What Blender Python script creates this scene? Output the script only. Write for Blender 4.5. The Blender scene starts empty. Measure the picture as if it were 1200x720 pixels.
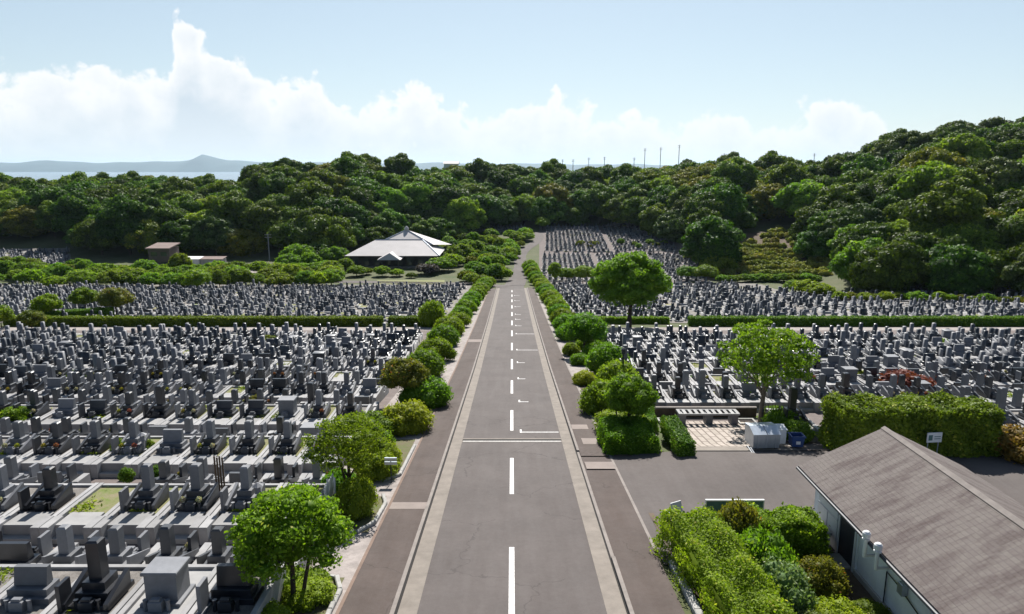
import bpy, bmesh, math, random
import numpy as np
from mathutils import Vector, Matrix, Euler

random.seed(7)
RNG = np.random.default_rng(11)
R = math.radians
scene = bpy.context.scene

# ------------------------------------------------------------------ camera
CAM_Z = 30.0
PITCH = 11.5
cam_d = bpy.data.cameras.new("camera")
cam = bpy.data.objects.new("camera", cam_d)
scene.collection.objects.link(cam)
cam.location = (0.0, 0.0, CAM_Z)
cam.rotation_euler = (R(90 - PITCH), 0, 0)
cam_d.lens = 24.0
cam_d.sensor_width = 36.0
cam_d.clip_start = 0.2
cam_d.clip_end = 60000
scene.camera = cam

# ------------------------------------------------------------------ light
SUN_EL, SUN_AZ = 43.0, 5.0          # degrees, azimuth from +Y towards +X
w = bpy.data.worlds.new("World")
scene.world = w
w.use_nodes = True
nt = w.node_tree
N, L = nt.nodes, nt.links
N.clear()


def node(nt, typ, **kw):
    n = nt.nodes.new(typ)
    for k, v in kw.items():
        setattr(n, k, v)
    return n


def mth(nt, op, a, b=None, clamp=False):
    n = nt.nodes.new('ShaderNodeMath')
    n.operation = op
    n.use_clamp = clamp
    for i, v in enumerate((a, b)):
        if v is None:
            continue
        if isinstance(v, (int, float)):
            n.inputs[i].default_value = v
        else:
            nt.links.new(v, n.inputs[i])
    return n.outputs[0]


def px_el(x, y):
    """elevation of a photo pixel, degrees (used to shape the cloud bank)"""
    dx, dy, dz = (x - 600) / 800, 1.0, (360 - y) / 800
    p = R(-PITCH)
    yy = dy * math.cos(p) - dz * math.sin(p)
    zz = dy * math.sin(p) + dz * math.cos(p)
    return math.degrees(math.atan2(zz, math.hypot(dx, yy))), math.degrees(math.atan2(dx, yy))


sky = node(nt, 'ShaderNodeTexSky', sky_type='NISHITA', sun_disc=False)
sky.sun_elevation = R(SUN_EL)
sky.sun_rotation = R(SUN_AZ)
sky.altitude = 50
sky.air_density = 1.0
sky.dust_density = 0.35
sky.ozone_density = 1.6
tc = node(nt, 'ShaderNodeTexCoord')
sep = node(nt, 'ShaderNodeSeparateXYZ')
L.new(tc.outputs['Generated'], sep.inputs[0])
az = mth(nt, 'ARCTAN2', sep.outputs[0], sep.outputs[1])
hyp = mth(nt, 'SQRT', mth(nt, 'ADD', mth(nt, 'MULTIPLY', sep.outputs[0], sep.outputs[0]),
                          mth(nt, 'MULTIPLY', sep.outputs[1], sep.outputs[1])))
el = mth(nt, 'ARCTAN2', sep.outputs[2], hyp)
# cloud-bank top as a curve over azimuth
tops = [(-120, 95), (0, 74), (55, 67), (100, 70), (150, 74), (185, 70), (200, 34), (207, 10), (222, 12), (232, 30), (250, 42),
        (285, 62), (310, 82), (365, 74), (383, 98), (420, 102), (450, 112), (492, 92), (530, 110),
        (560, 130), (600, 124), (640, 110), (700, 120), (760, 120), (800, 127), (870, 118), (892, 140),
        (940, 124), (985, 104), (1025, 122), (1050, 150), (1100, 165), (1140, 142), (1170, 142), (1200, 165), (1320, 150)]
fc = node(nt, 'ShaderNodeFloatCurve')
L.new(mth(nt, 'ADD', mth(nt, 'DIVIDE', az, R(100)), 0.5, True), fc.inputs['Value'])
cm = fc.mapping
pts = []
for x, y in tops:
    e, a = px_el(x, y)
    pts.append((a / 100 + 0.5, e / 20))
cp = cm.curves[0].points
cp[0].location = (0, 0.35)
cp[1].location = (1, 0.3)
for p in pts:
    if 0.01 < p[0] < 0.99:
        cp.new(p[0], p[1])
cm.update()
top = mth(nt, 'MULTIPLY', fc.outputs[0], R(20))
comb = node(nt, 'ShaderNodeCombineXYZ')
L.new(az, comb.inputs[0])
L.new(el, comb.inputs[1])
comb.inputs[2].default_value = 0.37


def noise(nt, vec, scale, detail=5, rough=0.55, dist=0.0):
    n = nt.nodes.new('ShaderNodeTexNoise')
    n.inputs['Scale'].default_value = scale
    n.inputs['Detail'].default_value = detail
    n.inputs['Roughness'].default_value = rough
    n.inputs['Distortion'].default_value = dist
    if vec is not None:
        nt.links.new(vec, n.inputs['Vector'])
    return n.outputs[0]


n1 = noise(nt, comb.outputs[0], 26, 7, 0.6)
n2 = noise(nt, comb.outputs[0], 9, 3, 0.5)
# puffy billows inside the bank: lit rims, blue-grey hollows
vor = node(nt, 'ShaderNodeTexVoronoi', feature='SMOOTH_F1')
vor.inputs['Scale'].default_value = 24
vor.inputs['Detail'].default_value = 3
vor.inputs['Smoothness'].default_value = 0.6
wob = node(nt, 'ShaderNodeVectorMath', operation='ADD')
nzc = node(nt, 'ShaderNodeTexNoise')
nzc.inputs['Scale'].default_value = 22
nzc.inputs['Detail'].default_value = 4
L.new(comb.outputs[0], nzc.inputs['Vector'])
scv = node(nt, 'ShaderNodeVectorMath', operation='SCALE')
scv.inputs['Scale'].default_value = 0.05
L.new(nzc.outputs['Color'], scv.inputs[0])
L.new(comb.outputs[0], wob.inputs[0])
L.new(scv.outputs[0], wob.inputs[1])
L.new(wob.outputs[0], vor.inputs['Vector'])
edge = mth(nt, 'ADD', mth(nt, 'SUBTRACT', top, el),
           mth(nt, 'ADD', mth(nt, 'MULTIPLY', mth(nt, 'SUBTRACT', n1, 0.5), R(5.0)),
               mth(nt, 'MULTIPLY', mth(nt, 'SUBTRACT', n2, 0.5), R(2.5))))
edge = mth(nt, 'ADD', edge, mth(nt, 'MULTIPLY', mth(nt, 'SUBTRACT', 0.42, vor.outputs['Distance']), R(2.4)))
mask = mth(nt, 'MULTIPLY', mth(nt, 'ADD', edge, R(0.5)), 1 / R(1.0), True)
mask = mth(nt, 'MULTIPLY', mth(nt, 'MULTIPLY', mask, mask), mth(nt, 'SUBTRACT', 3.0, mth(nt, 'MULTIPLY', mask, 2.0)), True)
n3 = noise(nt, comb.outputs[0], 13, 6, 0.6, 0.3)
shade = mth(nt, 'ADD', mth(nt, 'MULTIPLY', vor.outputs['Distance'], 0.9), mth(nt, 'MULTIPLY', n3, 0.9))
shade = mth(nt, 'MULTIPLY', mth(nt, 'SUBTRACT', shade, 0.50), 2.6, True)
deep = mth(nt, 'MULTIPLY', edge, 1 / R(5.0), True)
shade = mth(nt, 'MULTIPLY', shade, mth(nt, 'ADD', mth(nt, 'MULTIPLY', deep, 0.85), 0.15))
ccol = node(nt, 'ShaderNodeMix', data_type='RGBA')
ccol.inputs['A'].default_value = (12.2, 12.1, 12.0, 1)
ccol.inputs['B'].default_value = (7.4, 8.5, 9.5, 1)
L.new(shade, ccol.inputs['Factor'])
# haze whitening towards the horizon (thin cloud low down)
low = mth(nt, 'SUBTRACT', 1.0, mth(nt, 'DIVIDE', el, R(5.0)), True)
tcol = node(nt, 'ShaderNodeMix', data_type='RGBA')
L.new(mth(nt, 'MULTIPLY', low, 0.85, True), tcol.inputs['Factor'])
L.new(ccol.outputs['Result'], tcol.inputs['A'])
tcol.inputs['B'].default_value = (9.6, 10.4, 10.8, 1)
# thin high veil
veil = node(nt, 'ShaderNodeMix', data_type='RGBA')
fwd = mth(nt, 'ADD', mth(nt, 'MULTIPLY', sep.outputs[1], 0.75), 0.25, True)
hor = mth(nt, 'SUBTRACT', 1.0, mth(nt, 'DIVIDE', el, R(26)), True)
L.new(mth(nt, 'MULTIPLY', fwd, mth(nt, 'ADD', 0.30, mth(nt, 'MULTIPLY', hor, 0.34)), True), veil.inputs['Factor'])
L.new(sky.outputs[0], veil.inputs['A'])
veil.inputs['B'].default_value = (8.9, 10.5, 11.2, 1)
mx = node(nt, 'ShaderNodeMix', data_type='RGBA')
L.new(mth(nt, 'MULTIPLY', mask, mth(nt, 'ADD', mth(nt, 'MULTIPLY', sep.outputs[1], 1.3), 0.45, True)), mx.inputs['Factor'])
L.new(veil.outputs['Result'], mx.inputs['A'])
L.new(tcol.outputs['Result'], mx.inputs['B'])
bg = node(nt, 'ShaderNodeBackground')
bg.inputs['Strength'].default_value = 0.05
L.new(mx.outputs['Result'], bg.inputs['Color'])
wo = node(nt, 'ShaderNodeOutputWorld')
L.new(bg.outputs[0], wo.inputs['Surface'])

sd = bpy.data.lights.new("sun", 'SUN')
sd.energy = 5.0
sd.angle = R(0.5)
sd.color = (1.0, 0.96, 0.9)
sun = bpy.data.objects.new("sun", sd)
scene.collection.objects.link(sun)
v = Vector((math.cos(R(SUN_EL)) * math.sin(R(SUN_AZ)), math.cos(R(SUN_EL)) * math.cos(R(SUN_AZ)), math.sin(R(SUN_EL))))
sun.rotation_euler = v.to_track_quat('Z', 'Y').to_euler()

scene.view_settings.view_transform = 'Standard'
scene.view_settings.look = 'None'
scene.view_settings.exposure = 0.85
scene.view_settings.gamma = 1
scene.view_settings.use_curve_mapping = False
scene.cycles.max_bounces = 6
scene.cycles.diffuse_bounces = 3
scene.cycles.glossy_bounces = 2
scene.cycles.transmission_bounces = 2
scene.cycles.volume_bounces = 0
scene.cycles.transparent_max_bounces = 4

# ------------------------------------------------------------------ object helpers
COL = scene.collection


def tag(o, label=None, cat=None, group=None, kind=None):
    if label: o['label'] = label
    if cat: o['category'] = cat
    if group: o['group'] = group
    if kind: o['kind'] = kind
    return o


def empty(name, loc=(0, 0, 0), rz=0.0, label=None, cat=None, group=None):
    o = bpy.data.objects.new(name, None)
    COL.objects.link(o)
    o.location = loc
    o.rotation_euler = (0, 0, rz)
    o.empty_display_size = 0.3
    return tag(o, label, cat, group)


def link(name, me, parent=None, loc=None, rz=None):
    o = bpy.data.objects.new(name, me)
    COL.objects.link(o)
    if parent is not None: o.parent = parent
    if loc is not None: o.location = loc
    if rz is not None: o.rotation_euler = (0, 0, rz)
    return o


class MB:
    """collects boxes / prisms / tubes; build() makes ONE mesh"""
    def __init__(s):
        s.v, s.f, s.m = [], [], []

    def poly(s, pts, faces, m=0):
        b = len(s.v)
        s.v += [tuple(p) for p in pts]
        for f in faces:
            s.f.append(tuple(b + i for i in f))
            s.m.append(m)
        return s

    def box(s, x0, x1, y0, y1, z0, z1, m=0, taper=0.0, bottom=True, bev=0.0):
        if bev > 0 and min(x1 - x0, y1 - y0) > 2.2 * bev:
            b = bev
            P = [(x0, y0, z0), (x1, y0, z0), (x1, y1, z0), (x0, y1, z0),
                 (x0, y0, z1 - b), (x1, y0, z1 - b), (x1, y1, z1 - b), (x0, y1, z1 - b),
                 (x0 + b, y0 + b, z1), (x1 - b, y0 + b, z1), (x1 - b, y1 - b, z1), (x0 + b, y1 - b, z1)]
            F = [(0, 1, 5, 4), (1, 2, 6, 5), (2, 3, 7, 6), (3, 0, 4, 7),
                 (4, 5, 9, 8), (5, 6, 10, 9), (6, 7, 11, 10), (7, 4, 8, 11), (8, 9, 10, 11)]
            if bottom: F.append((3, 2, 1, 0))
            return s.poly(P, F, m)
        t = taper
        P = [(x0, y0, z0), (x1, y0, z0), (x1, y1, z0), (x0, y1, z0),
             (x0 + t, y0 + t, z1), (x1 - t, y0 + t, z1), (x1 - t, y1 - t, z1), (x0 + t, y1 - t, z1)]
        F = [(0, 1, 5, 4), (1, 2, 6, 5), (2, 3, 7, 6), (3, 0, 4, 7), (4, 5, 6, 7)]
        if bottom: F.append((3, 2, 1, 0))
        return s.poly(P, F, m)

    def tube(s, path, radii, seg=8, m=0, cap=True):
        b = len(s.v)
        path = [Vector(p) for p in path]
        if isinstance(radii, (int, float)): radii = [radii] * len(path)
        for i, p in enumerate(path):
            d = (path[min(i + 1, len(path) - 1)] - path[max(i - 1, 0)]).normalized()
            u = d.orthogonal().normalized()
            if i == 0:
                u0 = u
            else:
                u = (u0 - d * u0.dot(d)).normalized()
                u0 = u
            w2 = d.cross(u)
            for k in range(seg):
                a = 2 * math.pi * k / seg
                s.v.append(tuple(p + (u * math.cos(a) + w2 * math.sin(a)) * radii[i]))
        for i in range(len(path) - 1):
            for k in range(seg):
                k2 = (k + 1) % seg
                s.f.append((b + i * seg + k, b + i * seg + k2, b + (i + 1) * seg + k2, b + (i + 1) * seg + k))
                s.m.append(m)
        if cap:
            s.f.append(tuple(b + (len(path) - 1) * seg + k for k in range(seg)))
            s.m.append(m)
            s.f.append(tuple(b + k for k in reversed(range(seg))))
            s.m.append(m)
        return s

    def mesh(s, name, mats):
        me = bpy.data.meshes.new(name)
        me.from_pydata(s.v, [], s.f)
        if not isinstance(mats, (list, tuple)): mats = [mats]
        for mt in mats: me.materials.append(mt)
        if len(mats) > 1:
            me.polygons.foreach_set('material_index', s.m)
        me.update()
        return me

    def build(s, name, mats, parent=None, loc=None, rz=None):
        return link(name, s.mesh(name, mats), parent, loc, rz)


def smooth(me, on=True):
    me.polygons.foreach_set('use_smooth', [on] * len(me.polygons))
    return me


# ------------------------------------------------------------------ materials
def mat(name, base, rough=0.8, var=0.0, vscale=3.0, base2=None, bump=0.0, bscale=40.0, spec=0.3, metal=0.0,
        speck=0.0, coord='Object', rnd=0.0, streak=0.0):
    m = bpy.data.materials.new(name)
    m.use_nodes = True
    t = m.node_tree
    b = t.nodes['Principled BSDF']
    b.inputs['Roughness'].default_value = rough
    b.inputs['Specular IOR Level'].default_value = spec
    b.inputs['Metallic'].default_value = metal
    tcn = node(t, 'ShaderNodeTexCoord')
    vec = tcn.outputs[coord]
    if coord == 'World':
        pass
    c1 = (*base, 1)
    c2 = (*(base2 or tuple(c * (1 - var) for c in base)), 1)
    mixn = node(t, 'ShaderNodeMix', data_type='RGBA')
    mixn.inputs['A'].default_value = c1
    mixn.inputs['B'].default_value = c2
    n = noise(t, vec, vscale, 6, 0.65)
    f = mth(t, 'MULTIPLY', mth(t, 'SUBTRACT', n, 0.32), 2.8, True)
    t.links.new(f, mixn.inputs['Factor'])
    out = mixn.outputs['Result']
    if streak:
        mpn = node(t, 'ShaderNodeMapping')
        mpn.inputs['Scale'].default_value = (1.1, 0.03, 1)
        t.links.new(vec, mpn.inputs[0])
        b2 = node(t, 'ShaderNodeBrightContrast')
        t.links.new(out, b2.inputs['Color'])
        sa = mth(t, 'SUBTRACT', noise(t, mpn.outputs[0], 1.6, 4, .6), .5)
        sb = mth(t, 'SUBTRACT', noise(t, vec, 5.0, 5, .75), .5)
        t.links.new(mth(t, 'ADD', mth(t, 'MULTIPLY', sa, streak), mth(t, 'MULTIPLY', sb, streak * .9)), b2.inputs['Bright'])
        out = b2.outputs[0]
        vo = node(t, 'ShaderNodeTexVoronoi', feature='DISTANCE_TO_EDGE')
        vo.inputs['Scale'].default_value = .22
        wn = node(t, 'ShaderNodeTexNoise')
        wn.inputs['Scale'].default_value = 1.2
        wn.inputs['Detail'].default_value = 5
        t.links.new(vec, wn.inputs['Vector'])
        va = node(t, 'ShaderNodeVectorMath', operation='MULTIPLY_ADD')
        t.links.new(wn.outputs['Color'], va.inputs[0])
        va.inputs[1].default_value = (1.6, 1.6, 0)
        t.links.new(vec, va.inputs[2])
        t.links.new(va.outputs[0], vo.inputs['Vector'])
        cm_ = node(t, 'ShaderNodeMix', data_type='RGBA')
        gate = mth(t, 'GREATER_THAN', noise(t, vec, .09, 2, .5), .52)
        t.links.new(mth(t, 'MULTIPLY', mth(t, 'MULTIPLY', mth(t, 'LESS_THAN', vo.outputs['Distance'], .006), gate), .5), cm_.inputs['Factor'])
        t.links.new(out, cm_.inputs['A'])
        cm_.inputs['B'].default_value = (base[0] * .45, base[1] * .45, base[2] * .45, 1)
        out = cm_.outputs['Result']
    if speck > 0:
        n2 = noise(t, vec, bscale * 1.7, 3, 0.7)
        br = node(t, 'ShaderNodeBrightContrast')
        t.links.new(out, br.inputs['Color'])
        t.links.new(mth(t, 'MULTIPLY', mth(t, 'SUBTRACT', n2, 0.5), speck), br.inputs['Bright'])
        out = br.outputs[0]
    if rnd > 0:
        oi = node(t, 'ShaderNodeObjectInfo')
        hs = node(t, 'ShaderNodeHueSaturation')
        t.links.new(out, hs.inputs['Color'])
        t.links.new(mth(t, 'ADD', mth(t, 'MULTIPLY', oi.outputs['Random'], 2 * rnd), 1 - rnd), hs.inputs['Value'])
        out = hs.outputs[0]
    t.links.new(out, b.inputs['Base Color'])
    if bump > 0:
        bn = node(t, 'ShaderNodeBump')
        bn.inputs['Strength'].default_value = bump
        bn.inputs['Distance'].default_value = 0.02
        t.links.new(noise(t, vec, bscale, 4, 0.7), bn.inputs['Height'])
        t.links.new(bn.outputs[0], b.inputs['Normal'])
    return m


def leafmat(name, c1, c2, c3=None, trans=0.35, rnd=0.22, young=None, rough=0.6, spec=0.12):
    """foliage: per-leaf tone attribute blends the leaf colours, some light passes through"""
    m = bpy.data.materials.new(name)
    m.use_nodes = True
    t = m.node_tree
    t.nodes.remove(t.nodes['Principled BSDF'])
    at = node(t, 'ShaderNodeAttribute', attribute_name='tone')
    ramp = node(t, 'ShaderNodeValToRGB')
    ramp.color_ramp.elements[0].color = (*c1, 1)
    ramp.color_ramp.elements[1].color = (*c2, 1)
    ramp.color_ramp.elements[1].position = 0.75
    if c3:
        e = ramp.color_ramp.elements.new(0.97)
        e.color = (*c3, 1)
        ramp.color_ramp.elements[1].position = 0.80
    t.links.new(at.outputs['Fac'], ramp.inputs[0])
    oi = node(t, 'ShaderNodeObjectInfo')
    hs = node(t, 'ShaderNodeHueSaturation')
    t.links.new(ramp.outputs[0], hs.inputs['Color'])
    t.links.new(mth(t, 'ADD', mth(t, 'MULTIPLY', oi.outputs['Random'], 2 * rnd), 1 - rnd), hs.inputs['Value'])
    fr = mth(t, 'FRACT', mth(t, 'MULTIPLY', oi.outputs['Random'], 7.31))
    t.links.new(mth(t, 'ADD', mth(t, 'MULTIPLY', fr, 0.05), 0.475), hs.inputs['Hue'])
    col = hs.outputs[0]
    if young:
        mx2 = node(t, 'ShaderNodeMix', data_type='RGBA')
        t.links.new(mth(t, 'MULTIPLY', mth(t, 'GREATER_THAN', mth(t, 'FRACT', mth(t, 'MULTIPLY', oi.outputs['Random'], 13.7)), 1 - young[1]), young[2] if len(young) > 2 else 0.7), mx2.inputs['Factor'])
        t.links.new(col, mx2.inputs['A'])
        mx2.inputs['B'].default_value = (*young[0], 1)
        mlt = node(t, 'ShaderNodeMix', data_type='RGBA')
        col = mx2.outputs['Result']
    d = node(t, 'ShaderNodeBsdfPrincipled')
    d.inputs['Roughness'].default_value = rough
    d.inputs['Specular IOR Level'].default_value = spec
    t.links.new(col, d.inputs['Base Color'])
    tr = node(t, 'ShaderNodeBsdfTranslucent')
    g = node(t, 'ShaderNodeMix', data_type='RGBA', blend_type='MULTIPLY')
    g.inputs['Factor'].default_value = 1
    t.links.new(col, g.inputs['A'])
    g.inputs['B'].default_value = (1.35, 1.45, 0.5, 1)
    t.links.new(g.outputs['Result'], tr.inputs['Color'])
    ms = node(t, 'ShaderNodeMixShader')
    ms.inputs[0].default_value = trans
    t.links.new(d.outputs[0], ms.inputs[1])
    t.links.new(tr.outputs[0], ms.inputs[2])
    out = [n for n in t.nodes if n.type == 'OUTPUT_MATERIAL'][0]
    t.links.new(ms.outputs[0], out.inputs['Surface'])
    return m


M = {}
M['asphalt'] = mat('asphalt', (0.106, 0.091, 0.086), 0.9, 0.22, 0.35, bump=0.3, bscale=30, speck=0.05, streak=0.035)
M['sidewalk'] = mat('sidewalk', (0.090, 0.070, 0.062), 0.92, 0.25, 0.5, bump=0.3, bscale=30, speck=0.05, streak=0.035)
M['parking'] = mat('parking', (0.112, 0.096, 0.090), 0.92, 0.25, 0.25, bump=0.3, bscale=30, speck=0.04, streak=0.035)
M['gutter'] = mat('gutter', (0.23, 0.20, 0.172), 0.9, 0.3, 1.5, bump=0.2, speck=0.08)
M['kerb'] = mat('kerb', (0.25, 0.22, 0.20), 0.9, 0.3, 2.0, speck=0.06)
M['slot'] = mat('slot', (0.02, 0.018, 0.017), 0.9, 0.2)
M['paint'] = mat('paint', (0.74, 0.74, 0.72), 0.7, vscale=7.0, base2=(0.42, 0.40, 0.39), speck=.12)
M['patch'] = mat('patch', (0.24, 0.20, 0.18), 0.9, 0.2, 1.0, speck=0.05)
M['pale_gravel'] = mat('pale_gravel', (0.34, 0.30, 0.28), 0.95, 0.4, 2.0, bump=0.6, bscale=20, speck=0.16)
M['soil'] = mat('soil', (0.12, 0.09, 0.065), 0.95, 0.45, 1.2, bump=0.6, bscale=12)
M['brick_edge'] = mat('brick_edge', (0.20, 0.14, 0.11), 0.9, 0.3, 2.0)
M['path'] = mat('path', (0.17, 0.14, 0.13), 0.95, 0.35, 1.0, bump=0.6, bscale=14, speck=0.1)
M['grass'] = mat('grass', (0.13, 0.17, 0.035), 0.9, vscale=1.5, base2=(0.20, 0.17, 0.09), bump=0.5, bscale=10, speck=0.05)
M['moss'] = mat('moss', (0.085, 0.105, 0.03), 0.95, vscale=1.8, base2=(0.13, 0.10, 0.065), bump=0.9, bscale=14, speck=0.1)
M['brown_soil'] = mat('brown_soil', (0.10, 0.07, 0.045), 0.95, 0.4, 0.5, bump=0.5, bscale=4)
M['ground'] = mat('ground', (0.055, 0.075, 0.022), 0.95, vscale=0.15, base2=(0.10, 0.10, 0.05), bump=0.6, bscale=4)
M['granite'] = mat('granite', (0.165, 0.17, 0.185), 0.55, 0.25, 2.5, speck=0.08, rnd=0.25, spec=0.5)
M['granite_dim'] = mat('granite_dim', (0.06, 0.064, 0.073), 0.4, 0.25, 2.5, speck=0.06, rnd=0.3, spec=0.5)
M['black_granite'] = mat('black_granite', (0.022, 0.024, 0.03), 0.3, 0.3, 2.5, spec=0.6)
M['red_granite'] = mat('red_granite', (0.16, 0.055, 0.045), 0.3, 0.3, 2.5, spec=0.5)
M['kerbstone'] = mat('kerbstone', (0.33, 0.325, 0.325), 0.75, 0.3, 1.4, speck=0.08, rnd=0.18)
M['paving'] = mat('paving', (0.31, 0.305, 0.30), 0.7, 0.22, 1.5, speck=0.06, rnd=0.15)
M['gravel_bed'] = mat('gravel_bed', (0.24, 0.22, 0.20), 0.95, 0.5, 1.5, bump=0.8, bscale=20, speck=0.25)
M['grass_bed'] = mat('grass_bed', (0.12, 0.17, 0.03), 0.95, vscale=1.6, base2=(0.24, 0.19, 0.13), bump=0.9, bscale=14, speck=0.1)
M['wood_tablet'] = mat('wood_tablet', (0.13, 0.085, 0.05), 0.85, 0.4, 3)
M['steel'] = mat('steel', (0.45, 0.50, 0.56), 0.35, 0.2, 2.0, metal=0.6)
M['blue_plastic'] = mat('blue_plastic', (0.03, 0.07, 0.22), 0.5, 0.2)
M['red_plastic'] = mat('red_plastic', (0.30, 0.03, 0.03), 0.5, 0.2)
M['white_paint'] = mat('white_paint', (0.72, 0.73, 0.74), 0.6, 0.15, 1.0)
M['wall_paint'] = mat('wall_paint', (0.78, 0.82, 0.86), 0.75, 0.2, 0.8)
M['dark_metal'] = mat('dark_metal', (0.03, 0.035, 0.045), 0.5, 0.2)
M['board_green'] = mat('board_green', (0.10, 0.19, 0.19), 0.6, 0.2)
M['concrete'] = mat('concrete', (0.40, 0.39, 0.37), 0.85, 0.3, 1.5, speck=0.08)
M['bark'] = mat('bark', (0.075, 0.055, 0.042), 0.95, 0.5, 4.0, bump=0.8, bscale=18)
M['bark_pale'] = mat('bark_pale', (0.17, 0.14, 0.115), 0.95, 0.5, 4.0, bump=0.8, bscale=18)
M['brown_wall'] = mat('brown_wall', (0.13, 0.10, 0.09), 0.85, 0.25, 1.0)
M['brown_roof'] = mat('brown_roof', (0.22, 0.16, 0.14), 0.8, 0.25, 0.6)
M['hall_roof'] = mat('hall_roof', (0.48, 0.45, 0.44), 0.7, 0.15, 0.3)
M['hall_wall'] = mat('hall_wall', (0.035, 0.03, 0.03), 0.7, 0.3, 0.6)
M['glass'] = mat('glass', (0.03, 0.04, 0.05), 0.08, 0.1, spec=0.8)
M['tyre'] = mat('tyre', (0.02, 0.02, 0.02), 0.9, 0.1)
M['pole'] = mat('pole', (0.28, 0.28, 0.28), 0.8, 0.2)

# foliage
M['leaf_shrub'] = leafmat('leaf_shrub', (0.09, 0.165, 0.012), (0.20, 0.31, 0.024), (0.36, 0.43, 0.05), 0.42, 0.18)
M['leaf_shrub_yellow'] = leafmat('leaf_shrub_yellow', (0.16, 0.21, 0.016), (0.33, 0.38, 0.03), (0.46, 0.45, 0.06), 0.36, 0.12)
M['leaf_tree'] = leafmat('leaf_tree', (0.09, 0.165, 0.012), (0.22, 0.34, 0.026), (0.44, 0.44, 0.10), 0.44, 0.12)
M['leaf_red'] = leafmat('leaf_red', (0.085, 0.11, 0.018), (0.21, 0.20, 0.03), (0.36, 0.14, 0.045), 0.35, 0.1)
M['leaf_orange'] = leafmat('leaf_orange', (0.12, 0.10, 0.02), (0.26, 0.17, 0.035), (0.36, 0.14, 0.04), 0.35, 0.1)
M['leaf_crimson'] = leafmat('leaf_crimson', (0.12, 0.035, 0.02), (0.22, 0.07, 0.04), (0.26, 0.10, 0.04), 0.3, 0.1)
M['leaf_dark'] = leafmat('leaf_dark', (0.032, 0.070, 0.006), (0.105, 0.18, 0.016), (0.21, 0.28, 0.035), 0.28, 0.30)
M['leaf_grey'] = leafmat('leaf_grey', (0.040, 0.075, 0.014), (0.115, 0.16, 0.04), (0.22, 0.26, 0.10), 0.2, 0.25)
M['leaf_gold'] = leafmat('leaf_gold', (0.08, 0.11, 0.010), (0.24, 0.25, 0.022), (0.42, 0.33, 0.05), 0.25, 0.2)
M['leaf_fresh'] = leafmat('leaf_fresh', (0.09, 0.155, 0.014), (0.20, 0.29, 0.03), (0.32, 0.38, 0.06), 0.40, 0.22)
M['leaf_variegated'] = leafmat('leaf_variegated', (0.09, 0.15, 0.03), (0.24, 0.29, 0.14), (0.42, 0.44, 0.28), 0.3, 0.1)
M['leaf_hedge'] = leafmat('leaf_hedge', (0.060, 0.115, 0.012), (0.165, 0.24, 0.022), (0.32, 0.35, 0.05), 0.3, 0.12)
M['leaf_tea'] = leafmat('leaf_tea', (0.15, 0.18, 0.03), (0.34, 0.33, 0.08), (0.42, 0.28, 0.10), 0.25, 0.18)
M['leaf_purple'] = leafmat('leaf_purple', (0.055, 0.045, 0.05), (0.10, 0.085, 0.09), (0.13, 0.10, 0.10), 0.2, 0.1)

# ------------------------------------------------------------------ terrain
PD = np.array([-60, 0, 20, 64, 100, 164, 186, 230, 300, 400, 600, 2000.])
PH = np.array([11.5, 11.5, 13.9, 19.2, 22.9, 28.9, 29.8, 29.0, 24.6, 22.0, 22.0, 22.0])
# forest hill outline per photo column: (pixel x, foot distance, ridge distance, skyline pixel y)
HILL = [(-300, 236, 330, 208), (-100, 236, 330, 206), (0, 236, 330, 207), (60, 234, 330, 206), (150, 230, 330, 204), (220, 230, 325, 203),
        (292, 230, 318, 207), (318, 230, 312, 188), (360, 230, 312, 180), (430, 238, 330, 183), (500, 262, 350, 188),
        (600, 300, 375, 190), (700, 298, 375, 193), (760, 272, 362, 190), (790, 250, 350, 183), (850, 186, 338, 185),
        (900, 178, 330, 186), (960, 168, 318, 187), (1000, 158, 304, 174), (1050, 150, 294, 160), (1085, 147, 286, 146),
        (1120, 145, 282, 141), (1200, 141, 280, 143), (1320, 138, 280, 146), (1600, 135, 280, 150)]
HILL = [(a, b_, c, d + float(np.interp(a, [-300, 292, 315, 430, 520, 700, 860, 980, 1040], [8, 8, 4, 5, 7, 7, 6, 5, 0]))) for a, b_, c, d in HILL]
HT = np.array([(h[0] - 600) / 800 for h in HILL])
HF = np.array([h[1] for h in HILL], float)
HR = np.array([h[2] for h in HILL], float)
CROWN_UP = 14.5
HZ = np.array([CAM_Z + h[2] * math.tan(math.atan((360 - h[3]) / 800) - R(PITCH)) - CROWN_UP for h in HILL])


def terrain(x, y):
    x = np.asarray(x, float)
    y = np.asarray(y, float)
    z = CAM_Z - np.interp(y, PD, PH)
    # level apron by the workshop, right of the road
    side = np.clip((x - 6.5) / 3.0, 0, 1) * np.clip((38 - y) / 5.0, 0, 1)
    z = z * (1 - side) + (CAM_Z - 15.3) * side
    t = x / np.maximum(y, 30)
    rf = np.interp(t, HT, HF)
    rr = np.interp(t, HT, HR)
    rz = np.interp(t, HT, HZ)
    s = np.clip((y - rf) / (rr - rf), 0, 1)
    s = np.where(y > 60, s, 0)
    k = 0.5 * s + 0.5 * (1 - (1 - s) ** 2)
    z = z + (rz - z) * k
    past = np.clip((y - rr - 40) / 260, 0, 1) * (y > 60)
    z = z + (-46 - z) * past * past * (3 - 2 * past)
    return z


def tz(x, y):
    return float(terrain(x, y))


def gp(px, py):
    """where the sight line of a photo pixel meets the ground"""
    dx, dz = (px - 600) / 800, (360 - py) / 800
    p = R(-PITCH)
    d = np.array([dx, math.cos(p) - dz * math.sin(p), math.sin(p) + dz * math.cos(p)])
    s = np.linspace(8, 420, 5200)
    P = d[None] * s[:, None]
    g = terrain(P[:, 0], P[:, 1])
    i = int(np.argmax(P[:, 2] + CAM_Z < g))
    if i == 0: i = len(s) - 1
    return float(P[i, 0]), float(P[i, 1]), float(g[i])


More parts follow.
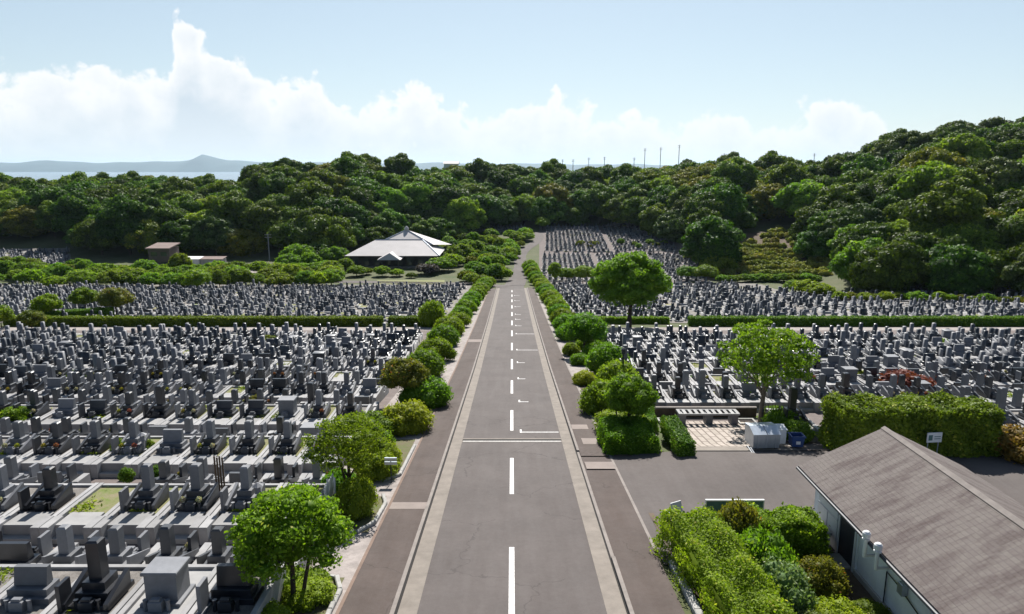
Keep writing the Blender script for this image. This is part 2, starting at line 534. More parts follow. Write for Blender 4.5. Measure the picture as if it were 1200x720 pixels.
def grid_mesh(name, xs, ys, zf, m, dz=0.0):
    X, Y = np.meshgrid(xs, ys)
    Z = zf(X, Y) + dz
    V = np.stack([X, Y, Z], -1).reshape(-1, 3)
    nx, ny = len(xs), len(ys)
    i = np.arange(nx - 1)[None] + nx * np.arange(ny - 1)[:, None]
    F = np.stack([i, i + 1, i + 1 + nx, i + nx], -1).reshape(-1, 4)
    return fast_mesh(name, V, F, [m])


def fast_mesh(name, V, F, mats, midx=None, tone=None, smoothf=None):
    me = bpy.data.meshes.new(name)
    V = np.ascontiguousarray(V, np.float32)
    nf, k = F.shape
    me.vertices.add(len(V))
    me.vertices.foreach_set('co', V.ravel())
    me.loops.add(nf * k)
    me.loops.foreach_set('vertex_index', np.ascontiguousarray(F, np.int32).ravel())
    me.polygons.add(nf)
    me.polygons.foreach_set('loop_start', np.arange(0, nf * k, k, dtype=np.int32))
    me.polygons.foreach_set('loop_total', np.full(nf, k, np.int32))
    for mt in mats: me.materials.append(mt)
    if midx is not None:
        me.polygons.foreach_set('material_index', np.ascontiguousarray(midx, np.int32))
    if smoothf is not None:
        me.polygons.foreach_set('use_smooth', np.ascontiguousarray(smoothf, bool))
    if tone is not None:
        a = me.attributes.new('tone', 'FLOAT', 'FACE')
        a.data.foreach_set('value', np.ascontiguousarray(tone, np.float32))
    me.update(calc_edges=True)
    me.validate()
    return me


xs = np.unique(np.concatenate([np.arange(-900, -60, 12.), np.arange(-60, -9, 3.), [-9, -6, -3, 0, 3, 6.5, 8, 9.5],
                               np.arange(11, 60, 3.), np.arange(60, 900, 12.)]))
ys = np.unique(np.concatenate([np.arange(-60, 0, 10.), np.arange(0, 40, 1.), np.arange(40, 200, 2.), np.arange(200, 440, 4.),
                               np.arange(440, 900, 12.)]))
g = link('ground', grid_mesh('ground', xs, ys, terrain, M['ground']))
tag(g, kind='structure')

# sea, far coast
sea_m = mat('sea', (0.10, 0.16, 0.20), 0.25, 0.1, 0.001, spec=0.5)
b = MB()
b.poly([(-26000, 500, -40), (26000, 500, -40), (26000, 32000, -40), (-26000, 32000, -40)], [(0, 1, 2, 3)])
tag(b.build('sea', sea_m), kind='structure')
coast_m = mat('far_coast', (0.06, 0.10, 0.11), 0.95, 0.3, 0.002)
cx = np.linspace(-14000, 9000, 240)
pk = np.interp(cx / 14000 * 800 + 600, [-200, 0, 30, 70, 100, 160, 200, 232, 246, 258, 275, 310, 400, 700, 1100],
               [180, 185, 185, 215, 190, 185, 190, 235, 350, 300, 215, 190, 180, 150, 60])
pk = pk + 10 * np.sin(cx / 310) + 7 * np.sin(cx / 127 + 1)
CY = np.array([13000, 13500, 14000, 15500.])
prof = np.array([0, 0.5, 1.0, 0.0])
X, Y = np.meshgrid(cx, CY)
Z = -41 + prof[:, None] * (pk[None] + 0)
V = np.stack([X, Y, Z], -1).reshape(-1, 3)
nx = len(cx)
i = np.arange(nx - 1)[None] + nx * np.arange(3)[:, None]
F = np.stack([i, i + 1, i + 1 + nx, i + nx], -1).reshape(-1, 4)
tag(link('far_hills', fast_mesh('far_hills', V, F, [coast_m], smoothf=np.ones(len(F), bool))), kind='structure')

# haze: one closed box of even air
hz = bpy.data.materials.new('haze_air')
hz.use_nodes = True
t = hz.node_tree
t.nodes.remove(t.nodes['Principled BSDF'])
pv = node(t, 'ShaderNodeVolumePrincipled')
pv.inputs['Color'].default_value = (0.62, 0.82, 1.0, 1)
pv.inputs['Density'].default_value = 0.00003
pv.inputs['Anisotropy'].default_value = 0.3
t.links.new(pv.outputs[0], [n for n in t.nodes if n.type == 'OUTPUT_MATERIAL'][0].inputs['Volume'])
b = MB()
b.box(-27000, 27000, -200, 33000, -60, 275)
tag(b.build('haze', hz), kind='stuff')


# ------------------------------------------------------------------ road and its strips
def strip(name, x0, x1, y0, y1, dz, m, kind='structure', step=2.0, side=0.0, parent=None):
    """a sheet that follows the slope; side > 0 gives it real edges (a kerb)"""
    ys = [y0] + [q for q in np.arange(math.ceil(y0 / step) * step, y1, step) if q > y0 + 1e-3] + [y1]
    b = MB()
    n = len(ys)
    P = []
    for q in ys:
        z = CAM_Z - float(np.interp(q, PD, PH)) + dz
        P += [(x0, q, z), (x1, q, z)]
        if side: P += [(x0, q, z - side), (x1, q, z - side)]
    k = 4 if side else 2
    F = []
    for j in range(n - 1):
        a, c = j * k, (j + 1) * k
        F.append((a, a + 1, c + 1, c))
        if side:
            F.append((a + 2, a, c, c + 2))
            F.append((a + 1, a + 3, c + 3, c + 1))
    if side:
        F.append((2, 3, 1, 0))
        e = (n - 1) * k
        F.append((e, e + 1, e + 3, e + 2))
    b.poly(P, F)
    o = b.build(name, m, parent)
    if kind: tag(o, kind=kind)
    return o


RY0, RY1 = 4.0, 166.0
strip('road', -3.0, 3.0, RY0, RY1 + 6, 0.030, M['asphalt'])
for s in (-1, 1):
    a, c = sorted((s * 3.0, s * 3.62))
    strip('gutter', a, c, RY0, RY1, 0.034, M['gutter'])
    a, c = sorted((s * 3.62, s * 3.69))
    strip('drain_slot', a, c, RY0, RY1, 0.012, M['slot'])
    if s < 0:
        strip('kerb', -3.83, -3.69, RY0, RY1, 0.14, M['kerb'], side=0.16)
        strip('sidewalk', -5.42, -3.83, RY0, RY1 - 2, 0.11, M['sidewalk'])
        strip('sidewalk_edging', -5.54, -5.42, RY0, RY1 - 2, 0.12, M['brick_edge'], side=0.12)
        strip('verge', -9.3, -5.54, RY0, RY1, 0.05, M['pale_gravel'])
    else:
        strip('kerb', 3.69, 3.83, 36.5, RY1, 0.14, M['kerb'], side=0.16)
        strip('kerb', 3.69, 3.83, RY0, 23.0, 0.14, M['kerb'], side=0.16)
        strip('kerb', 3.69, 3.83, 23.0, 36.5, 0.05, M['kerb'], side=0.06)
        strip('sidewalk', 3.83, 5.42, 35.5, RY1, 0.11, M['sidewalk'])
        strip('sidewalk', 3.83, 5.42, RY0, 23.0, 0.11, M['sidewalk'])
        strip('sidewalk', 3.83, 5.42, 23.0, 35.5, 0.06, M['sidewalk'])
        strip('sidewalk_edging', 5.42, 5.54, 36.5, RY1, 0.12, M['kerb'], side=0.12)
        strip('sidewalk_edging', 5.42, 5.54, 23.6, 36.5, 0.066, M['kerb'], side=0.05)
        strip('verge', 5.54, 9.0, 39.5, RY1, 0.05, M['pale_gravel'])
# markings
y = gp(600, 643)[1] - 5.6
k = 0
while y < 160:
    strip('centre_dash', -0.11, 0.09, y, y + 5.6, 0.036, M['paint'])
    y += 11.35
yc = gp(600, 516)[1]
strip('drain_grating', -3.0, 3.0, yc - 0.30, yc + 0.05, 0.035, M['slot'])
strip('grating_frame', -3.3, 3.0, yc - 0.55, yc - 0.30, 0.038, M['gutter'])
strip('grating_frame', -3.0, 3.0, yc + 0.05, yc + 0.25, 0.038, M['gutter'])
strip('cross_line', -2.95, 2.95, yc - 0.48, yc - 0.36, 0.042, M['paint'])
for i, (py, xr) in enumerate([(508, 2.95), (472, 1.25), (445, 1.2), (426, 1.3), (411, 2.95), (392, 2.95), (382.5, 1.4), (375, 1.4),
                              (369, 1.5), (360, 1.6), (353, 1.6), (347, 1.6)]):
    y = gp(612, py)[1]
    wd = 0.10 + 0.0012 * y
    strip('bay_mark', 0.62, xr, y, y + wd, 0.040, M['paint'])
    strip('bay_mark', 0.50, 0.62, y - 0.05, y + 0.55 + 0.004 * y, 0.040, M['paint'])
for (x0, x1, pa, pb) in [(-5.42, -3.84, 600, 592), (-5.42, -3.84, 402, 399), (3.86, 4.9, 505, 500), (4.2, 5.2, 523, 516), (3.9, 5.4, 552, 544)]:
    ya, yb = gp(600, pa)[1], gp(600, pb)[1]
    strip('pavement_patch', x0, x1, ya, yb, 0.116, M['patch'])

# parking apron
yy0, yy1 = 21.5, 38.0
xs2 = np.array([5.54, 6.5, 8.0, 9.5, 14, 20, 26, 34, 50])
ys2 = np.arange(22.5, 36.01, 0.5)
tag(link('parking_apron', grid_mesh('parking_apron', xs2, ys2, terrain, M['parking'], 0.045)), kind='structure')
xs2 = np.array([19.6, 24, 30, 50.])
tag(link('side_street', grid_mesh('side_street', xs2, np.arange(8, 22.51, 0.5), terrain, M['parking'], 0.045)), kind='structure')


def ribbon(name, pts, width, dz, m, kind='structure'):
    pts = [Vector(p) for p in pts]
    fine = []
    for a, c in zip(pts[:-1], pts[1:]):
        n = max(1, int((c - a).length / 2))
        fine += [a.lerp(c, k / n) for k in range(n)]
    fine.append(pts[-1])
    for _ in range(6):
        fine = [fine[0]] + [(fine[i - 1] + fine[i] * 2 + fine[i + 1]) / 4 for i in range(1, len(fine) - 1)] + [fine[-1]]
    P, F = [], []
    for i, p in enumerate(fine):
        d = (fine[min(i + 1, len(fine) - 1)] - fine[max(0, i - 1)]).normalized()
        nrm = Vector((-d.y, d.x))
        wi = width[0] + (width[1] - width[0]) * i / (len(fine) - 1)
        for s in (1, 0, -1):
            q = p + nrm * s * wi / 2
            P.append((q.x, q.y, tz(q.x, q.y) + dz))
    for i in range(len(fine) - 1):
        a = i * 3
        F += [(a, a + 1, a + 4, a + 3), (a + 1, a + 2, a + 5, a + 4)]
    b = MB()
    b.poly(P, [tuple(reversed(f)) for f in F])
    o = b.build(name, m)
    if kind: tag(o, kind=kind)
    return o


far = [gp(603, 335), gp(608, 324), gp(612, 312), gp(608, 301), gp(614, 293), gp(626, 286), gp(633, 279), gp(631, 272)]
ribbon('far_road', [(p[0], p[1]) for p in far], (5.2, 3.2), 0.07, M['parking'])
ribbon('branch_road', [(-1, 168), (-6, 171), (-14, 174), (-40, 178), (-70, 181), (-110, 190), (-160, 205)], (5.0, 4.5), 0.06, M['parking'])


# ------------------------------------------------------------------ foliage
def ico(sub=1):
    bm = bmesh.new()
    bmesh.ops.create_icosphere(bm, subdivisions=sub, radius=1)
    V = np.array([v.co[:] for v in bm.verts])
    F = np.array([[v.index for v in f.verts] for f in bm.faces])
    bm.free()
    return V, F


ICO_V, ICO_F = ico(2)


def leaves(P, Nn, size, rng, tone, spread=0.6, aspect=0.62):
    """kite shaped leaves at points P facing roughly along Nn"""
    n = len(P)
    Nn = Nn + rng.normal(0, spread, (n, 3))
    Nn /= np.linalg.norm(Nn, axis=1, keepdims=True) + 1e-9
    r = rng.normal(0, 1, (n, 3))
    U = np.cross(Nn, r)
    U /= np.linalg.norm(U, axis=1, keepdims=True) + 1e-9
    W = np.cross(Nn, U)
    s = (size * rng.uniform(0.65, 1.35, n))[:, None]
    V = np.stack([P - U * s, P + W * s * aspect, P + U * s + Nn * s * 0.15, P - W * s * aspect], 1).reshape(-1, 3)
    F = np.arange(4 * n).reshape(n, 4)
    return V, F


def foliage_arrays(clumps, n, size, seed, core=0.80, down=0.35, spread=0.6, fringe=0.12, tone_amp=0.35, aspect=0.62, depth=0.18):
    rng = np.random.default_rng(seed)
    C = np.array(clumps, float)            # cx cy cz rx ry rz
    area = (C[:, 3] * C[:, 4] + C[:, 3] * C[:, 5] + C[:, 4] * C[:, 5])
    cnt = rng.multinomial(int(n * 1.5), area / area.sum())
    idx = np.repeat(np.arange(len(C)), cnt)
    d = rng.normal(0, 1, (len(idx), 3))
    d /= np.linalg.norm(d, axis=1, keepdims=True)
    keep = d[:, 2] > -rng.uniform(down, down + 0.5, len(d))
    d, idx = d[keep], idx[keep]
    rad = 1 + rng.normal(0, fringe, len(d)) - np.abs(rng.normal(0, depth, len(d)))
    P = C[idx, :3] + d * C[idx, 3:] * rad[:, None]
    # drop leaves buried well inside other clumps
    keep = np.ones(len(P), bool)
    for c in C:
        q = (P - c[:3]) / (c[3:] * 0.80)
        keep &= (q * q).sum(1) > 1
    P, d, idx = P[keep], d[keep], idx[keep]
    if len(P) > n:
        P, d, idx = P[:n * 9999], d, idx
        sel = rng.permutation(len(P))[:n]
        P, d, idx = P[sel], d[sel], idx[sel]
    Nn = d / C[idx, 3:]
    Nn /= np.linalg.norm(Nn, axis=1, keepdims=True)
    ct = rng.uniform(-tone_amp / 2, tone_amp / 2, len(C))
    tone = np.clip(0.42 + ct[idx] + rng.normal(0, 0.2, len(P)), 0, 1)
    V, F = leaves(P, Nn, size, rng, tone, spread, aspect)
    # opaque inner masses so the crown has body
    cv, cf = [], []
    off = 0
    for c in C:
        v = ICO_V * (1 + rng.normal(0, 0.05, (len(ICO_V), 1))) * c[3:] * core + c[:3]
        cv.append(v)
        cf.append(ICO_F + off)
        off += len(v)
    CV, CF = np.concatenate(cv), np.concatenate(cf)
    return V, F, tone, CV, CF


def foliage_mesh(name, clumps, n, size, seed, m, trunk=None, **kw):
    V, F, tone, CV, CF = foliage_arrays(clumps, n, size, seed, **kw)
    # leaves are quads, cores are triangles: store cores as quads with a repeated mid point
    me = bpy.data.meshes.new(name)
    allV = np.concatenate([V, CV])
    nq, ntri = len(F), len(CF)
    loops = np.concatenate([F.ravel(), (CF + len(V)).ravel()])
    starts = np.concatenate([np.arange(nq) * 4, nq * 4 + np.arange(ntri) * 3])
    totals = np.concatenate([np.full(nq, 4), np.full(ntri, 3)])
    mi = np.zeros(nq + ntri, np.int32)
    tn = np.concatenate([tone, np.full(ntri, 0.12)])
    if trunk is not None:
        tv = np.array(trunk.v)
        base = len(allV)
        allV = np.concatenate([allV, tv])
        tf = trunk.f
        ls = len(loops)
        loops = np.concatenate([loops, np.concatenate([np.array(f) + base for f in tf])])
        tt = np.array([len(f) for f in tf])
        starts = np.concatenate([starts, ls + np.concatenate([[0], np.cumsum(tt)[:-1]])])
        totals = np.concatenate([totals, tt])
        mi = np.concatenate([mi, np.ones(len(tf), np.int32)])
        tn = np.concatenate([tn, np.zeros(len(tf))])
    me.vertices.add(len(allV))
    me.vertices.foreach_set('co', np.ascontiguousarray(allV, np.float32).ravel())
    me.loops.add(len(loops))
    me.loops.foreach_set('vertex_index', loops.astype(np.int32))
    me.polygons.add(len(starts))
    me.polygons.foreach_set('loop_start', starts.astype(np.int32))
    me.polygons.foreach_set('loop_total', totals.astype(np.int32))
    me.materials.append(m)
    if trunk is not None:
        me.materials.append(M['bark'])
        me.polygons.foreach_set('material_index', mi)
    a = me.attributes.new('tone', 'FLOAT', 'FACE')
    a.data.foreach_set('value', tn.astype(np.float32))
    me.update(calc_edges=True)
    return me


def dome_clumps(r, h, z0, n, cr, seed, flat=0.8, inner=True):
    rng = np.random.default_rng(seed)
    out = []
    if inner:
        out.append((0, 0, z0 + h * 0.42, r * 0.62, r * 0.62, h * 0.42))
    g = math.pi * (3 - math.sqrt(5))
    for k in range(n):
        u = (k + 0.5) / n
        zz = 1 - u * 1.25
        rr = math.sqrt(max(0, 1 - min(1, abs(zz)) ** 2)) if zz > 0 else 1.0 + zz * 0.5
        a = g * k + rng.uniform(-0.4, 0.4)
        s = cr * rng.uniform(0.7, 1.3)
        px_ = rr * math.cos(a) * (r - s * 0.55) * rng.uniform(0.82, 1.1)
        py_ = rr * math.sin(a) * (r - s * 0.55) * rng.uniform(0.82, 1.1)
        pz = z0 + h * 0.42 + zz * (h * 0.58 - s * 0.4) * rng.uniform(0.88, 1.1)
        out.append((px_, py_, pz, s, s, s * flat))
    return out


def limb_trunk(h, r, crown_z, spread, seed, nl=5, fork=None, lean=0.0):
    rng = np.random.default_rng(seed)
    b = MB()
    top = (lean, rng.uniform(-.1, .1) * h * .2, h)
    b.tube([(0, 0, -0.3), (lean * .2, 0, h * 0.3), (lean * .6, 0.03 * h, h * 0.6), top], [r * 1.25, r * 0.9, r * 0.75, r * 0.4], 8)
    for k in range(nl):
        a = 2 * math.pi * k / nl + rng.uniform(-.4, .4)
        z0 = h * rng.uniform(0.42, 0.9)
        x0 = lean * z0 / h
        e = (x0 + math.cos(a) * spread, math.sin(a) * spread, z0 + (crown_z - z0) * rng.uniform(0.5, 1.0))
        mid = (x0 + math.cos(a) * spread * 0.4, math.sin(a) * spread * 0.4, z0 + (e[2] - z0) * 0.6)
        b.tube([(x0, 0, z0), mid, e], [r * 0.5, r * 0.33, r * 0.12], 6)
    return b


def tree(name, x, y, h, crown_w, leafm, label, cat='tree', group=None, seed=1, crown_from=0.4, nl=7000, leaf=0.09, nclump=22,
         trunk_r=None, bark='bark', limbs=5, cr=None, dzg=0.0, extra_trunks=(), lean=0.0, flat=0.8, **kw):
    z = tz(x, y) + dzg
    o = empty(name, (x, y, z), random.uniform(0, 6.28) if not extra_trunks else 0, label, cat, group)
    r = crown_w / 2
    z0 = h * crown_from
    cl = dome_clumps(r, h - z0, z0, nclump, cr or r * 0.36, seed, flat)
    cl = [(c[0] + lean, *c[1:]) for c in cl]
    link('crown', foliage_mesh('crown', cl, nl, leaf, seed, M[leafm], **kw), o)
    tb = limb_trunk(z0 + (h - z0) * 0.45, trunk_r or h * 0.022, z0 + (h - z0) * 0.6, r * 0.6, seed, limbs, lean=lean)
    for (ex, ey, ea) in extra_trunks:
        rr = (trunk_r or h * 0.022) * 0.8
        tb.tube([(ex, ey, -0.2), (ex + ea * 0.4, ey, h * 0.25), (ex + ea, ey, h * 0.62)], [rr, rr * .8, rr * .5], 7)
    tb.build('trunk', M[bark], o)
    return o


# ------------------------------------------------------------------ graves
BB = 0.012


def grave_parts(var, w, d, lod=0):
    """list of (part name, material key, MB) for one plot facing -Y, front edge at y = 0"""
    P = []
    hw = w / 2
    H = 0.62                                       # plot deck above the path
    kb = MB()
    kb.box(-hw + .02, -hw + .20, .95, d, -.7, H + .10, bottom=False, bev=BB)
    kb.box(hw - .20, hw - .02, .95, d, -.7, H + .10, bottom=False, bev=BB)
    kb.box(-hw + .20, hw - .20, d - .2, d - .01, -.7, H + .07, bottom=False, bev=BB)
    P.append(('kerb', 'kerbstone', kb))
    pw = min(.34, w * .17)
    for s in (-1, 1):
        g = MB()
        x0, x1 = (-hw + .015, -hw + .015 + pw) if s < 0 else (hw - .015 - pw, hw - .015)
        g.box(x0, x1, 0, .95, -.6, H + .16, bottom=False, bev=BB)
        P.append(('gate_post', 'kerbstone', g))
    st = MB()
    st.box(-hw + .017 + pw, hw - .017 - pw, .06, .40, -.6, H * .42, bottom=False, bev=BB)
    P.append(('step', 'paving', st))
    dk = MB()
    dk.box(-hw + .017 + pw, hw - .017 - pw, .40, 1.45, -.6, H + .05, bottom=False, bev=BB)
    P.append(('landing', 'paving', dk))
    bed = MB()
    bed.box(-hw + .20, hw - .20, 1.45, d - .2, -.6, H - .02, bottom=False)
    P.append(('bed', {'g': 'grass_bed', 'c': 'paving'}.get(var.get('bed'), 'gravel_bed'), bed))
    cy = d * var.get('cy', 0.60)
    z = H - .02
    kind = var['kind']
    sm = var.get('stone', 'granite')
    pm = var.get('ped', sm)
    if kind in ('pillar', 'bigpillar'):
        k = 1.12 if kind == 'bigpillar' else 1.0
        pd = MB()
        a = .58 * k
        pd.box(-a, a, cy - a - .1, cy + a, z, z + .16, bottom=False, bev=BB)
        pd.box(-.44 * k, .44 * k, cy - .44 * k, cy + .44 * k, z + .16, z + .42, bottom=False, bev=BB)
        pd.box(-.31 * k, .31 * k, cy - .31 * k, cy + .31 * k, z + .42, z + .68, bottom=False, bev=BB)
        P.append(('pedestal', pm, pd))
        hs = MB()
        hh = var.get('h', .95) * k
        t0 = z + .68
        a = .175 * k
        hs.box(-a, a, cy - a, cy + a, t0, t0 + hh - .05, taper=.004, bottom=False)
        hs.box(-a + .004, a - .004, cy - a + .004, cy + a - .004, t0 + hh - .05, t0 + hh, taper=.06, bottom=False)
        P.append(('headstone', sm, hs))
        for s in (-1, 1):
            wg = MB()
            x0, x1 = sorted((s * .50 * k, s * .62 * k))
            wg.poly([(x0, cy - .85, z + .12), (x1, cy - .85, z + .12), (x1, cy - .85, z + .30), (x0, cy - .85, z + .30),
                     (x0, cy + .40, z + .12), (x1, cy + .40, z + .12), (x1, cy + .40, z + .72), (x0, cy + .40, z + .72)],
                    [(0, 1, 2, 3), (5, 4, 7, 6), (1, 5, 6, 2), (4, 0, 3, 7), (3, 2, 6, 7)])
            P.append(('side_wing', pm, wg))
    elif kind in ('western', 'lowwide'):
        pd = MB()
        pd.box(-.72, .72, cy - .45, cy + .40, z, z + .2, bottom=False, bev=BB)
        pd.box(-.60, .60, cy - .32, cy + .30, z + .2, z + .42, bottom=False, bev=BB)
        P.append(('pedestal', pm, pd))
        hs = MB()
        hh = var.get('h', .62)
        hs.poly([(-.50, cy - .13, z + .42), (.50, cy - .13, z + .42), (.50, cy - .02, z + .42 + hh), (-.50, cy - .02, z + .42 + hh),
                 (-.50, cy + .17, z + .42), (.50, cy + .17, z + .42), (.50, cy + .15, z + .42 + hh), (-.50, cy + .15, z + .42 + hh)],
                [(0, 1, 2, 3), (5, 4, 7, 6), (1, 5, 6, 2), (4, 0, 3, 7), (3, 2, 6, 7)])
        P.append(('headstone', sm, hs))
    elif kind == 'cube':
        hs = MB()
        hs.box(-.48, .48, cy - .4, cy + .4, z + .1, z + .95, bottom=False, bev=.02)
        hs.box(-.54, .54, cy - .46, cy + .46, z + .95, z + 1.05, bottom=False, bev=.02)
        P.append(('headstone', sm, hs))
        pd = MB()
        pd.box(-.6, .6, cy - .55, cy + .5, z, z + .1, bottom=False, bev=BB)
        P.append(('pedestal', pm, pd))
    elif kind == 'slab':
        sl = MB()
        sl.box(-.3, .45, cy - .6, cy + .6, z, z + .06, bottom=False)
        P.append(('paving_slab', 'paving', sl))
    if kind not in ('empty', 'slab') and lod < 2:
        fr = cy - .72
        ic = MB()
        ic.box(-.2, .2, fr - .12, fr + .12, z, z + .34, bottom=False, bev=BB)
        ic.box(-.14, .14, fr - .08, fr + .08, z + .34, z + .42, bottom=False, bev=BB)
        P.append(('incense_stand', pm, ic))
        if lod == 0:
            for s in (-1, 1):
                vz = MB()
                vz.tube([(s * .33, fr + .02, z), (s * .33, fr + .02, z + .30), (s * .33, fr + .02, z + .36)], [.07, .06, .075], 8)
                P.append(('flower_vase', pm, vz))
            if var.get('flowers'):
                for s in (-1, 1):
                    P.append(('flowers', 'FLOWERS', (s * .33, fr + .02, z + .48)))
    if var.get('slab', True) and kind not in ('empty',):
        bs = MB()
        x = var.get('sx', -hw + .36)
        bs.box(x - .06, x + .06, cy - .95, cy - .42, z + .10, z + .95, bottom=False, bev=.01)
        bs.box(x - .12, x + .12, cy - 1.02, cy - .35, z, z + .10, bottom=False, bev=.01)
        P.append(('side_slab', var.get('slabm', sm), bs))
    if var.get('lantern'):
        ln = MB()
        x = hw - .42
        yy = cy - .35
        ln.tube([(x, yy, z), (x, yy, z + .12), (x, yy, z + .13), (x, yy, z + .6), (x, yy, z + .61), (x, yy, z + .70), (x, yy, z + .92), (x, yy, z + .93), (x, yy, z + 1.06)],
                [.17, .17, .08, .07, .16, .13, .11, .25, .04], 6)
        P.append(('lantern', 'granite', ln))
    if var.get('tablets'):
        for q in range(4):
            tb = MB()
            x = .42 + q * .11
            tb.box(x, x + .07, cy + .72, cy + .745, z, z + 1.75 - .06 * (q % 2), bottom=False)
            P.append(('wooden_tablet', 'wood_tablet', tb))
    return P


VARS = {
    'grey': dict(kind='pillar', stone='granite', look='grey pillar'),
    'dim': dict(kind='pillar', stone='granite_dim', h=.88, look='dark grey pillar'),
    'mixed': dict(kind='pillar', stone='granite', ped='granite_dim', bed='g', look='dark-plinthed pillar'),
    'black': dict(kind='pillar', stone='black_granite', slabm='black_granite', h=.9, look='black polished pillar'),
    'bigblack': dict(kind='bigpillar', stone='black_granite', h=1.1, look='tall black pillar'),
    'biggrey': dict(kind='bigpillar', stone='granite', h=1.15, look='tall grey pillar'),
    'greywide': dict(kind='western', stone='granite', slab=False, look='wide low grey'),
    'blackwide': dict(kind='western', stone='black_granite', slabm='granite', look='wide low black'),
    'dimwide': dict(kind='lowwide', stone='granite_dim', h=.5, bed='g', look='wide low slate-grey'),
    'cube': dict(kind='cube', stone='granite', slab=False, bed='c', look='blocky grey'),
    'lantern': dict(kind='pillar', stone='granite', lantern=True, bed='g', look='lantern-flanked grey'),
    'grass': dict(kind='empty', bed='g', look='empty grassy'),
    'paved': dict(kind='slab', bed='g', slab=False, look='bare slab-only'),
    'flower': dict(kind='pillar', stone='granite', ped='black_granite', flowers=True, look='flower-decked pillar'),
    'tablet': dict(kind='biggrey' and 'bigpillar', stone='granite', ped='granite_dim', flowers=True, tablets=True, look='wooden-tablet backed pillar'),
    'red': dict(kind='western', stone='red_granite', slab=False, look='wide reddish-brown'),
}
VLIST = ['grey', 'dim', 'mixed', 'black', 'biggrey', 'greywide', 'blackwide', 'dimwide', 'cube', 'lantern', 'grass', 'flower', 'bigblack', 'paved']
VPROB = [.16, .17, .12, .15, .05, .04, .10, .05, .02, .05, .02, .04, .04, .01]
_cache = {}


def grave_meshes(vk, w, d, lod):
    key = (vk, round(w, 2), round(d, 2), lod)
    if key in _cache: return _cache[key]
    out = []
    for (nm, mk, b) in grave_parts(VARS[vk], w, d, lod):
        if mk == 'FLOWERS':
            out.append((nm, ('F', b)))
        else:
            out.append((nm, b.mesh(nm, M[mk])))
    _cache[key] = out
    return out


M['petals'] = leafmat('petals', (0.10, 0.16, 0.03), (0.55, 0.50, 0.42), (0.55, 0.14, 0.16), 0.3, 0.1)
M['petals_yellow'] = leafmat('petals_yellow', (0.10, 0.16, 0.03), (0.55, 0.42, 0.05), (0.6, 0.5, 0.3), 0.3, 0.1)
M['petals_red'] = leafmat('petals_red', (0.08, 0.14, 0.03), (0.45, 0.06, 0.08), (0.6, 0.3, 0.35), 0.3, 0.1)
FLW = [foliage_mesh('flowers', [(0, 0, 0, .11, .11, .12)], 160, .03, 5 + k, M[m_]) for k, m_ in enumerate(('petals', 'petals_yellow', 'petals_red'))]
flower_me = FLW[0]

# ---- where the rows stand
ORD = ['', 'first', 'second', 'third', 'fourth', 'fifth', 'sixth', 'seventh', 'eighth', 'ninth', 'tenth', 'eleventh', 'twelfth',
       'thirteenth', 'fourteenth', 'fifteenth', 'sixteenth', 'seventeenth', 'eighteenth', 'nineteenth', 'twentieth',
       'twenty-first', 'twenty-second', 'twenty-third', 'twenty-fourth', 'twenty-fifth', 'twenty-sixth', 'twenty-seventh',
       'twenty-eighth', 'twenty-ninth', 'thirtieth', 'thirty-first', 'thirty-second', 'thirty-third', 'thirty-fourth']
RA = gp(100, 641)[1]
plots = []        # (x, y, z, rot, variant, w, d, label or None, side, row, col)


def left_edge(y): return float(np.interp(y, [15, 24, 31, 48, 60, 90], [-7.3, -7.6, -8.6, -9.8, -10.4, -11.6]))


PRESET = {('L', 0): ['blackwide', 'cube', 'bigblack', 'greywide', 'grey', 'dim', 'grey', 'greywide'],
          ('L', 1): ['paved', 'lantern', 'tablet', 'mixed', 'grass', 'black', 'grey', 'mixed', 'grey', 'grey'],
          ('L', 2): ['mixed', 'mixed', 'mixed', 'mixed', 'greywide', 'lantern', 'mixed', 'dim', 'grey', 'grey', 'grey']}


def rowset(side, row, yf, xa, xb, w=2.05, d=4.1, rear=True, front=True):
    sgn = -1 if side == 'L' else 1
    n = int(abs(xb - xa) / w)
    rng = random.Random(hash((side == 'L', row)) % 1000 + row * 7)
    zf = tz(xa, yf)
    for i in range(n):
        x = xa + sgn * (i + .5) * w
        if abs(x) > 0.76 * (yf + 8) + 3: break
        if front:
            pre = PRESET.get((side, row), [])
            vk = pre[i] if i < len(pre) else rng.choices(VLIST, VPROB)[0]
            plots.append((x, yf, zf, 0.0, vk, w, d, side, row, i + 1, 'front'))
    if rear:
        w2 = 1.75 if d >= 3.9 else 1.5
        n2 = int(abs(xb - xa) / w2)
        dr = 2.4 if d >= 3.9 else 2.0
        yr = yf + d + 0.05 + dr
        zr = tz(xa, yr) + 0.02
        for i in range(n2):
            x = xa + sgn * (i + .5) * w2
            if abs(x) > 0.76 * (yr + 8) + 3: break
            vk = rng.choices(VLIST, VPROB)[0]
            if rng.random() < (0.5 if (side, row) == ('L', 0) else 0.14): continue
            plots.append((x, yr, zr, math.pi, vk, w2, dr, side, row, i + 1, 'rear'))


y = RA - 7.8
for r in range(0, 4):
    rowset('L', r, y, left_edge(y + 3), -100, d=4.0)
    y += 7.8
r = 4
while y < 84:
    rowset('L', r, y, left_edge(y + 3), -100, w=1.7, d=3.1)
    y += 6.3
    r += 1
ry = 38.4
rowset('R', 0, ry, 16.6, 19.0, rear=False)
rowset('R', 0.5, 38.2, 27.5, 60, d=4.1)
y = 45.9
r = 1
while y < 84:
    rowset('R', r, y, 9.5, 100, w=1.75, d=3.2)
    y += 6.4
    r += 1

